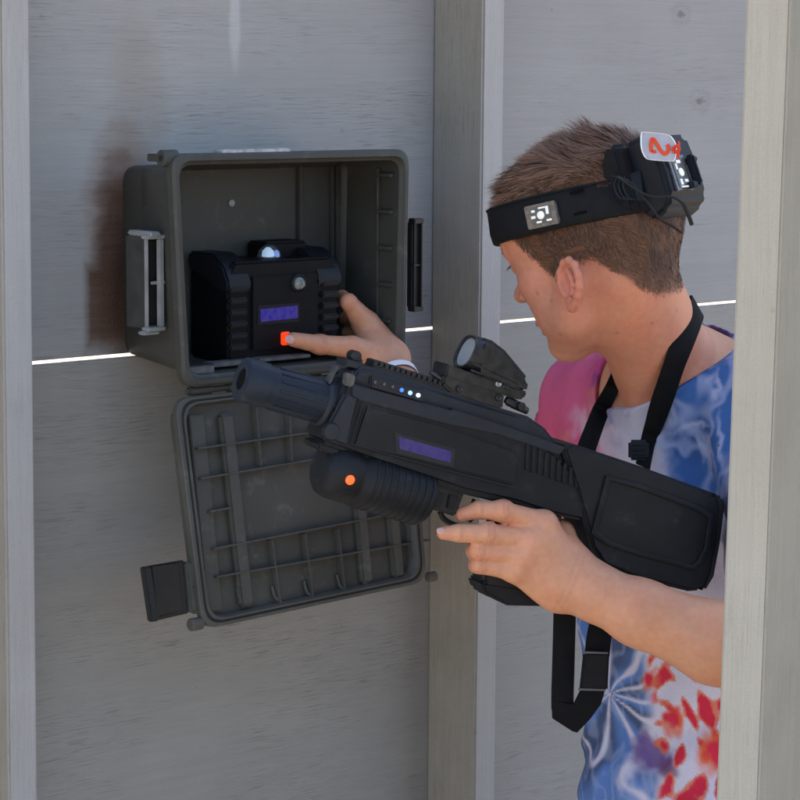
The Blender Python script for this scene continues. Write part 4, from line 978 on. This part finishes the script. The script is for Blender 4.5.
# tie-dye: blobs of dye centred on points of the cloth
navy, blue, lblue = (.025, .060, .16), (.050, .130, .35), (.12, .25, .50); white = (.56, .54, .66); red, org, pink, mag, purp = (.55, .014, .055), (.62, .13, .04), (.60, .11, .22), (.50, .07, .24), (.10, .035, .20)
pr_ = (Vs-CAM); dep = pr_@fw; ppx = 400+F*(pr_@rt)/dep; ppy = 400-F*(pr_@up)/dep
def cloth_at(px, py):
    s_ = (ppx-px)**2+(ppy-py)**2; c_ = np.nonzero(s_ < 20)[0]
    if not len(c_): c_ = np.argsort(s_)[:4]
    return Vs[c_[np.argmin(dep[c_])]]
def dye_col(V):
    X = V+np.stack([fbm(V+3*k, 22, 3) for k in range(3)], 1)*.008+np.stack([fbm(V+7*k, 95, 2) for k in range(3)], 1)*.0045
    c = np.tile(np.array(white), (len(V), 1)); c = c*(1+.05*fbm(V, 30, 2)[:, None])
    def dye(px, py, rp_, col, a=1.0, soft=.45, el=(1, 0, 1), p=None):
        nonlocal c
        p = cloth_at(px, py) if p is None else p; q = X-p; u_, f_, z_ = q@Lh, q@Fh, q[:, 2]
        ang = el[1]; s_ = u_*.57*math.cos(ang)-(f_*.82)*math.cos(ang)+z_*math.sin(ang); t_ = z_*math.cos(ang)-(u_*.57-f_*.82)*math.sin(ang); o2 = u_*.82+f_*.57
        d = np.sqrt((s_/el[0])**2+(t_/el[2])**2+(o2*.6)**2)/(rp_*.001)
        w = (a*(1-sstep(d, 1-soft, 1+soft*.6)))[:, None]; c = c*(1-w)+np.array(col)*w
    # right shoulder and sleeve: pink; left shoulder: blue; chest: white
    dye(575, 400, 80, pink, .97, .4); dye(600, 372, 30, mag, .8); dye(560, 440, 50, pink, .9); dye(0, 0, 120, pink, .95, .3, p=RSE); dye(0, 0, 90, pink, .9, .3, p=RSH*.5+RSE*.5); dye(554, 398, 60, pink, .9); dye(578, 420, 14, (.62, .40, .50), .8, .8); dye(588, 392, 12, (.60, .22, .12), .4, .8)
    dye(720, 400, 62, blue, 1, .35); dye(700, 470, 50, blue, 1, .4); dye(690, 440, 30, navy, .5, .6); dye(624, 425, 34, white, .9, .5); dye(606, 440, 26, white, .8, .5); dye(640, 470, 34, white, .8, .5); dye(724, 345, 30, blue, .9); dye(722, 318, 14, purp, .9); dye(740, 520, 55, navy, .9)
    dye(606, 425, 8, (.12, .10, .30), .7, .9); dye(622, 410, 6, (.14, .12, .32), .6, .9); dye(612, 445, 9, (.3, .28, .5), .5, .9); dye(598, 378, 10, purp, .6, .9)
    for (x, y, r_, e0, an) in ((700, 455, 30, .16, .5), (690, 425, 22, .16, -1.0), (672, 410, 18, .2, .2), (715, 440, 30, .13, .2), (708, 380, 20, .14, -.6)): dye(x, y, r_, (.42, .46, .66), .75, .8, (e0, an, 1))
    dye(580, 428, 15, (.62, .40, .48), .8, .8, (.45, .7, 1)); dye(590, 408, 12, (.60, .28, .30), .7, .8, (.4, .5, 1)); dye(570, 408, 10, (.60, .35, .45), .6, .8); dye(600, 420, 12, (.5, .45, .6), .7, .8); dye(562, 430, 10, (.62, .22, .16), .6, .8)
    rg_ = 1-np.abs(vnoise(V*30+5)+.5*vnoise(V*64))*2.6; isb = sstep(c[:, 2]-c[:, 0], .06, .22); vw = (sstep(rg_, .1, 1.0)*.50*isb)[:, None]; c = c*(1-vw)+np.array([.42, .46, .66])*vw
    # lower shirt: blue petals at the front, red and orange spots on the side
    # a spiral of blue petals parted by white pleat lines, centred under the ribs
    p0 = cloth_at(606, 694); q = V-p0; tx = (q@Lh)*.57-(q@Fh)*.82; tz = q[:, 2]; rr_ = np.hypot(tx, tz)+1e-4
    th_ = np.arctan2(tz, tx)+.35*fbm(V, 14, 2)+1.6*rr_; pet = np.abs(np.sin(th_*5.5)); wob = fbm(V+9, 40, 2)
    xb = tx+.010*fbm(V+4, 30, 3)+.25*np.minimum(tz, 0)*0
    wb = (1-sstep(xb, .026, .046))*(1-sstep(tz, .06, .12)); wb = wb*sstep((pet+.16*wob+.10*fbm(V+2, 85, 2))*(rr_+.010)*1000/5.5, .2, 2.6+rr_*75)
    shade = sstep(np.sin(th_*5.5+2)+.6*wob, -.6, .9)[:, None]; bl_ = np.array(navy)*.9*(1-shade)+np.array(blue)*1.35*shade
    c = c*(1-(tz < .12)[:, None]*(1-sstep(tx, .02, .06))[:, None]*(tz > -9)[:, None])+np.array(white)*((tz < .12)*(1-sstep(tx, .02, .06)))[:, None]
    c = c*(1-.93*wb[:, None])+bl_*.93*wb[:, None]
    vein = 1-np.abs(vnoise(V*np.array([55, 55, 28])+3)+.5*vnoise(V*90))*3; vw = (sstep(vein, .1, 1)*.3*wb)[:, None]; c = c*(1-vw)+np.array([.40, .46, .64])*vw
    dye(650, 752, 20, purp, .85, .5); dye(660, 768, 12, (.12, .03, .10), .7, .5)
    # red dots inside orange rings, in arcs round the same centre
    xr = sstep(xb, .034, .050)*(tz < .075)
    dots = np.sin(rr_*175+1.2*wob)*np.sin(th_*11.0+rr_*26); dn_ = dots+.55*wob+.25*fbm(V+6, 90, 2)+2.2*(rr_-.085)-.8*np.abs(tz-.02)*0
    for lo_, hi_, cl_, am_ in ((.02, .20, org, .85), (.36, .54, red, .93)):
        w = (am_*sstep(dn_, lo_, hi_)*xr)[:, None]; c = c*(1-w)+np.array(cl_)*w
    dye(715, 746, 24, org, .85, .4); dye(718, 748, 17, red, .93, .4); dye(668, 724, 13, org, .8, .4); dye(666, 722, 8, red, .9, .4); dye(652, 686, 11, org, .8, .4); dye(652, 686, 7, red, .93, .35)
    for (x, y, r_) in ((640, 640, 8), (700, 675, 10)): dye(x, y, r_, (.5, .3, .4), .4, .8)
    return c
shirt_m = mat('tie_dye_cotton', (.5, .5, .5), .85, .15, attr='col', var=.06, vscale=500, bump=.5, bscale=1300)
obj('shirt', (Vs, Fs.tolist()), shirt_m, person, smooth=180, colors=dye_col(Vs))
# shorts and shoes
sh_ = Field(); sh_.ell(T3-Z*.05, (.155, .120, .13), TR, .05)
for s_, kx in ((1, .02), (-1, -.05)):
    hip = HJ+Lh*s_*.085; knee = np.array([hip[0]+Fh[0]*(.05+kx), hip[1]+Fh[1]*(.05+kx), .46]); sh_.cone(hip, knee*.85+hip*.15, .095, .085, .04)
Vp, Fp = surface(sh_, T3-np.array([.35, .35, .65]), T3+np.array([.35, .35, .12]), .007)
obj('shorts', (Vp, Fp.tolist()), mat('dark_shorts', (.03, .03, .04), .85, .2), person, smooth=180)
for s_, kx in ((1, .02), (-1, -.05)):
    a_ = HJ+Lh*s_*.085+Fh*kx; a_[2] = 0; f5 = Field(); f5.ell(a_+Fh*.055+Z*.035, (.050, .135, .045), TR); f5.cone(a_+Z*.04, a_+Z*.10, .048, .046, .03)
    Vq, Fq = surface(f5, a_-.2, a_+.25, .006, post=lambda X, v: np.maximum(v, .002-X[:, 2])); obj('shoe', (Vq, Fq.tolist()), mat('grey_shoe', (.2, .2, .2), .7, .3), person, smooth=60)
# white wristband at the right wrist
wa = nz(W(384, 356, .145)-RWR); wc_ = W(384, 356, .145)*.44+RWR*.56; obj('wristband', lathe(wc_, wa, [(-.0045, .0258), (-.0035, .0264), (.0035, .0260), (.0045, .0252)], 28, False, False), mat('white_wristband', (.75, .75, .78), .5, .4), person)

# ================================================================== HEADBAND
fab = mat('black_neoprene', (.008, .008, .010), .7, .2, var=.2, vscale=80, bump=.4, bscale=2200)
plb = mat('black_case_plastic', (.010, .012, .017), .5, .22, var=.2, vscale=60, bump=.25, bscale=1400)
clr = mat('clear_window_plastic', (.03, .032, .035), .1, .8, var=.5, vscale=200, col2=(.11, .11, .11))
chip = mat('white_sensor_chip', (.8, .8, .78), .35, .4, emit=(1, 1, .95), estr=.08); chipd = mat('grey_sensor_board', (.09, .09, .09), .3, .5)
hb = empty('sensor_headband', HW(0, -10, 50), 'black laser tag headband with clear sensor windows worn round the brown hair', 'headband')
def bring(z, grow, n=72):
    """a ring round the skull at height z (head mm), tilted like the band"""
    out = []
    for i in range(n):
        t = 2*math.pi*i/n; sx, cy = math.sin(t), math.cos(t); a, b_ = 77+grow, (95 if cy > 0 else 97)+grow
        kz = 1-.0016*max(z-48, 0); yy = -9+kz*b_*cy*(abs(cy)**-.06 if abs(cy) > 1e-6 else 1); out.append(HW(kz*a*sx*(abs(sx)**-.06 if abs(sx) > 1e-6 else 1), yy, z-12+.15*yy))
    return out
bz0, bz1 = 38, 75
def bh(k, g_, flare=0): return bring(bz0+(bz1-bz0)*k, g_)
obj('band', loft([bh(.02, -3), bh(0, 0), bh(0, 2.2), bh(.04, 4), bh(.3, 4.4), bh(.7, 4.0), bh(.96, 4.0), bh(1, 2.4), bh(1, 0), bh(.97, -3)], False, False), fab, hb, smooth=60)
obj('band_edge', loft([bh(.93, 3.8), bh(.95, 5), bh(.98, 5), bh(1.0, 3.4)], False, False), fab, hb)
def on_band(px, py, grow=4.0):
    """point and normal on the band's outer ellipse for a pixel"""
    r_ = ray(px, py); best_ = None
    for D_ in np.linspace(2.40, 2.75, 700):
        p = CAM+D_*r_; h_ = toH(p); v_ = (abs(h_[0])/(76+grow))**2.12+(abs(h_[1]+9)/(96+grow))**2.12
        if v_ <= 1:
            n_ = nz(HR.T@np.array([h_[0]/(77.+grow)**2, (h_[1]+7)/(97.5+grow)**2, 0])); return p, n_
    return P(px, py, 2.5), -fw
def plate(pxs, grow, th, bev, flat=True):
    ps = [on_band(x, y, grow)[0] for x, y in pxs]; n_ = nz(sum(on_band(x, y, grow)[1] for x, y in pxs)); c = sum(ps)/len(ps)
    ps = [p-n_*((p-c)@n_) for p in ps]; return prism([p-n_*.001 for p in ps], n_*(th+.001), bev), c, n_
sh1, c_, n_ = plate([(525, 207), (556, 200), (561, 223), (530, 230)], 6.2, .0035, .001)
w_ = obj('sensor_window', sh1, clr, hb)
ux = nz(on_band(558, 212, 6)[0]-on_band(527, 218, 6)[0]); uy = np.cross(n_, ux); uy = uy if uy[2] > 0 else -uy
cc_ = c_+n_*.0036
obj('sensor_board', box(cc_-n_*.0002, ux*.0115, uy*.0085, n_*.0004, .0002, 1), chipd, w_)
obj('sensor_chip', [lathe(cc_, n_, [(0, .0042), (.0014, .0040), (.002, .003), (.0022, .0003)], 18)], chip, w_)
for a_, b__, s1_, s2_ in ((.008, .004, .0016, .004), (-.009, -.001, .0024, .0014), (-.0085, .005, .002, .0012), (.009, -.006, .003, .001), (-.003, -.0065, .003, .001), (.002, .0072, .004, .0008)):
    obj('sensor_pin', box(cc_+ux*a_+uy*b__+n_*.0006, ux*s1_, uy*s2_, n_*.0005, .0002, 1), chip, w_)
# stitched slots and the cord anchor on the side of the band
for (x0_, y0_, x1_, y1_) in ((570, 192, 584, 188), (574, 213, 587, 210)):
    s5, _, _ = plate([(x0_, y0_), (x1_, y1_), (x1_, y1_+3), (x0_, y0_+3)], 5.0, .0016, .0004); obj('slot', s5, mat('slot_black', (.004, .004, .004), .9, .1), hb)
s5, _, _ = plate([(611, 181), (640, 170), (644, 203), (616, 202)], 6.0, .003, .0015); an_ = obj('cord_anchor', s5, plb, hb)
for k in range(3):
    pts = [on_band(x, y, 9.5)[0] for x, y in ((617+k*4, 176), (614+k*4.5, 186), (619+k*4.5, 197), (628+k*4, 200))]; obj('anchor_rib', tube(pts, .0011, 8, 5), plb, an_)
# rear battery box
bx0, bx1 = -36, 36
side = [(-92, 98), (-116, 100), (-124, 94), (-127, 60), (-126, 34), (-118, 24), (-98, 18), (-84, 30), (-80, 62)]
obj('rear_box', prism([HW(bx0, y, z-18) for y, z in side], (HW(bx1, 0, 0)-HW(bx0, 0, 0)), .006, 3), plb, hb)
obj('box_mount', prism([HW(30, y, z-8) for y, z in ((-98, 88), (-88, 90), (-76, 80), (-70, 66), (-70, 36), (-80, 26), (-96, 18))], HW(26, 0, 0)-HW(0, 0, 0), .005, 3), fab, hb)
# window on the back face
bw = HW(0, -136.5, 62); by = -hf; bxr = hl
yb0 = HW(16, -137, 60)
rw = obj('sensor_window', box(hit(679, 173, HW(0, -127, 0), hf)+by*.0005, hl*.0165, hu*.0185, by*.0014, .0008), clr, hb)
rc = hit(679, 173, HW(0, -127, 0), hf)+by*.0022
obj('sensor_board', box(rc, hl*.011, hu*.015, by*.0004, .0002, 1), chipd, rw)
obj('sensor_chip', lathe(rc, by, [(0, .0045), (.0014, .0042), (.002, .003), (.0022, .0003)], 18), chip, rw)
for a_, b__, s1_, s2_ in ((0, .011, .004, .0016), (.006, .006, .0014, .003), (-.005, -.009, .003, .0016), (.005, -.010, .002, .003), (0, -.015, .008, .0008)):
    obj('sensor_pin', box(rc+hl*a_+hu*b__+by*.0006, hl*s1_, hu*s2_, by*.0005, .0002, 1), chip, rw)
obj('rear_guard', [box(hit(694, 170, HW(0, -133, 0), hf), hl*.003, hu*.016, by*.005, .002), box(hit(691, 160, HW(0, -131, 0), hf), hl*.005, hu*.0025, by*.005, .001), box(hit(692, 185, HW(0, -131, 0), hf), hl*.005, hu*.003, by*.005, .001)], plb, hb)
# cords
cordm = mat('black_cord', (.012, .012, .012), .6, .3)
def cp(px, py, D_): return P(px, py, D_)
DB = proj(HW(50, -100, 60))[2]
obj('cord', tube([cp(612, 176, DB-.0), cp(622, 180, DB-.02), cp(640, 192, DB-.025), cp(655, 197, DB-.025), cp(672, 197, DB-.03), cp(683, 204, DB-.03), cp(687, 214, DB-.03), cp(691, 224, DB-.028)], .0013, 8, 6), cordm, hb)
obj('cord', tube([cp(618, 177, DB-.01), cp(632, 184, DB-.02), cp(648, 203, DB-.024), cp(660, 219, DB-.022), cp(672, 226, DB-.018), cp(682, 233, DB-.015)], .0013, 8, 6), cordm, hb)
obj('cord', tube([cp(683, 203, DB-.03), cp(688, 214, DB-.03), cp(692, 225, DB-.028)], .0021, 8, 4), cordm, hb)
# number tag with the red 2
DTg = proj(HW(42, -120, 100))[2]-.012
tg = empty('number_tag', P(660, 147, DTg), 'white metal dog tag with a red handwritten 2, tied to the headband with red cord', 'tag')
tn = nz(np.array([.12, -1, .10])); tp0 = P(660, 147, DTg)
def TP(px, py, o_=0): return hit(px, py, tp0+tn*o_, tn)
tagp = [(641, 138), (641.5, 134.5), (644.5, 132.5), (667, 135), (673, 139.5), (676, 146), (676, 155), (674, 160), (670, 161), (651, 159.5), (645, 156.5), (641.5, 148)]
tm = mat('brushed_tag_metal', (.50, .50, .58), .35, .5, metal=.35, var=.12, vscale=60)
obj('plate', prism([TP(x, y) for x, y in tagp], tn*.0014, .0004, 1), tm, tg)
obj('plate_rim', tube([TP(x, y, .0016) for x, y in tagp+tagp[:1]], .0008, 8, 5), mat('bright_tag_rim', (.75, .75, .8), .25, .6, metal=.5), tg)
ink = mat('red_orange_ink', (.75, .07, .02), .5, .3)
two = [(651.6, 151.8), (651, 146), (652, 139.5), (654.5, 140.2), (658, 146), (661.5, 151.5), (665, 153.8), (668, 151.5), (668.6, 147.5), (667.4, 144.5)]
obj('digit', [strap([TP(x, y, .0024) for x, y in two], [tn]*len(two), [.0036]*len(two), .0008, 5), strap([TP(651.5, 151, .0024), TP(654.5, 151.8, .0024), TP(656.5, 151.5, .0024)], [tn]*3, [.0030]*3, .0008, 4)], ink, tg)
rc_ = mat('red_cord', (.7, .05, .02), .6, .3)
obj('cord_knot', [tube([TP(673, 149, .003), TP(676, 146, .006), TP(679, 148, .006), TP(678.5, 151, .005), TP(675, 152, .004), TP(673, 149.5, .003)], .0016, 8, 5), tube([TP(677, 150, .003), TP(678, 155, .002), TP(676.5, 158, .001)], .0017, 8, 4), tube([TP(677, 147, .002), TP(679, 144, 0), TP(678, 142, -.004)], .0014, 8, 4)], rc_, tg)

# ================================================================== SLING
web = mat('black_webbing', (.006, .006, .007), .8, .15, var=.15, vscale=90, bump=.5, bscale=1800)
sl_ = empty('gun_sling', P(650, 430, 2.52), 'black webbing sling with plastic buckles running round the neck down to the gun', 'sling')
def S(px, py, D_): return P(px, py, D_)
def surf_at(px, py, off=.006, fs=('b', 's')):
    """first surface of the boy or his shirt under the pixel"""
    r_ = ray(px, py); rn = nz(r_); best_ = 9
    for V_ in (Vb, Vs):
        q = V_-CAM; t = q@rn; d2 = (q*q).sum(1)-t*t; k_ = np.nonzero((d2 < .0045**2) & (t > 2.3))[0]
        if len(k_): best_ = min(best_, t[k_].min())
    return CAM+rn*(best_-off) if best_ < 9 else None
def on(px, py, D_, off=.005):
    p = surf_at(px, py, off); return p if p is not None and abs((p-CAM)@fw-D_) < .10 else P(px, py, D_)
cn = -fw
nn_ = nz(-fw*.8+rt*.4+Z*.15)
qn = (Vb-CAM); dn = qn@fw; nx_ = 400+F*(qn@rt)/dn; ny_ = 400-F*(qn@up)/dn
sel = np.abs(ny_-308) < 2.5; kx_ = nx_[sel].max(); DC = dn[sel][nx_[sel] > kx_-1.5].mean(); print('nape silhouette', kx_, DC)
neckp = [P(kx_-6, 312, DC+.06), P(kx_+2, 306, DC+.012), P(kx_-1, 318, DC-.026), on(679, 352, 2.62), on(663, 398, 2.62), on(655, 422, 2.61), on(648, 442, 2.60), P(643, 466, 2.57)]
obj('neck_strap', strap(neckp, [nz(rt*.6+fw*.5), nz(rt*.8+up*.45), nz(rt*.7-fw*.6+up*.2), nn_, nz(-fw+.2*rt), cn, cn, cn], [.026, .026, .026, .0255, .024, .020, .016, .016], .0022), web, sl_)
p2 = [P(626, 352, 2.74), P(620, 366, 2.70), on(612, 388, 2.68, .006), on(601, 410, 2.66), P(588, 444, 2.62), P(580, 465, 2.58)]
obj('chest_strap', strap(p2, [cn]*6, [.008, .012, .015, .0185, .020, .020], .0022), web, sl_)
bk_ = P(638.5, 450, 2.575)
b1_ = obj('buckle', [box(bk_, rt*.0105, up*.0105, fw*.004, .003, 3)], plb, sl_)
obj('buckle_bar', [box(bk_-fw*.0045, rt*.0065, up*.0018, fw*.001, .0008), box(bk_-fw*.0045+up*.005, rt*.0065, up*.001, fw*.001, .0004), box(bk_-fw*.0045-up*.005, rt*.0065, up*.001, fw*.001, .0004)], fab, b1_)
DS = 2.50
obj('hanging_strap', strap([P(566, 560, DS+.02), P(565, 600, DS), P(563.5, 660, DS), P(562.5, 694, DS), P(562.5, 709, DS+.004)], [cn]*5, [.0225]*5, .0024), web, sl_)
obj('lower_strap', prism([P(x, y, DS+.003-(x-551)*.00012) for x, y in ((551.5, 700), (573, 704), (581, 688), (605, 689), (601, 704), (590, 719), (577, 732.5), (572, 731), (552, 718))], -fw*.0024, .0006, 1), web, sl_)
obj('upper_strap', strap([P(597, 655, DS-.004), P(600, 632, DS), P(609, 600, DS+.01)], [cn]*3, [.025, .025, .024], .0024), web, sl_)
b2_ = obj('side_buckle', [prism([P(x, y, DS-.004) for x, y in ((583, 652), (609, 652), (607, 690), (579, 690))], -fw*.008, .002)], fab, sl_)
obj('buckle_slot', prism([P(x, y, DS-.0122) for x, y in ((583, 651), (608, 652), (608, 654), (583, 653.5))], -fw*.0012, .0003, 1), mat('worn_buckle_edge', (.07, .07, .075), .4, .5), b2_); obj('buckle_slot', prism([P(x, y, DS-.0122) for x, y in ((578, 688), (606, 689), (606, 691), (578, 690.5))], -fw*.0012, .0003, 1), mat('worn_buckle_edge', (.07, .07, .075), .4, .5), b2_)
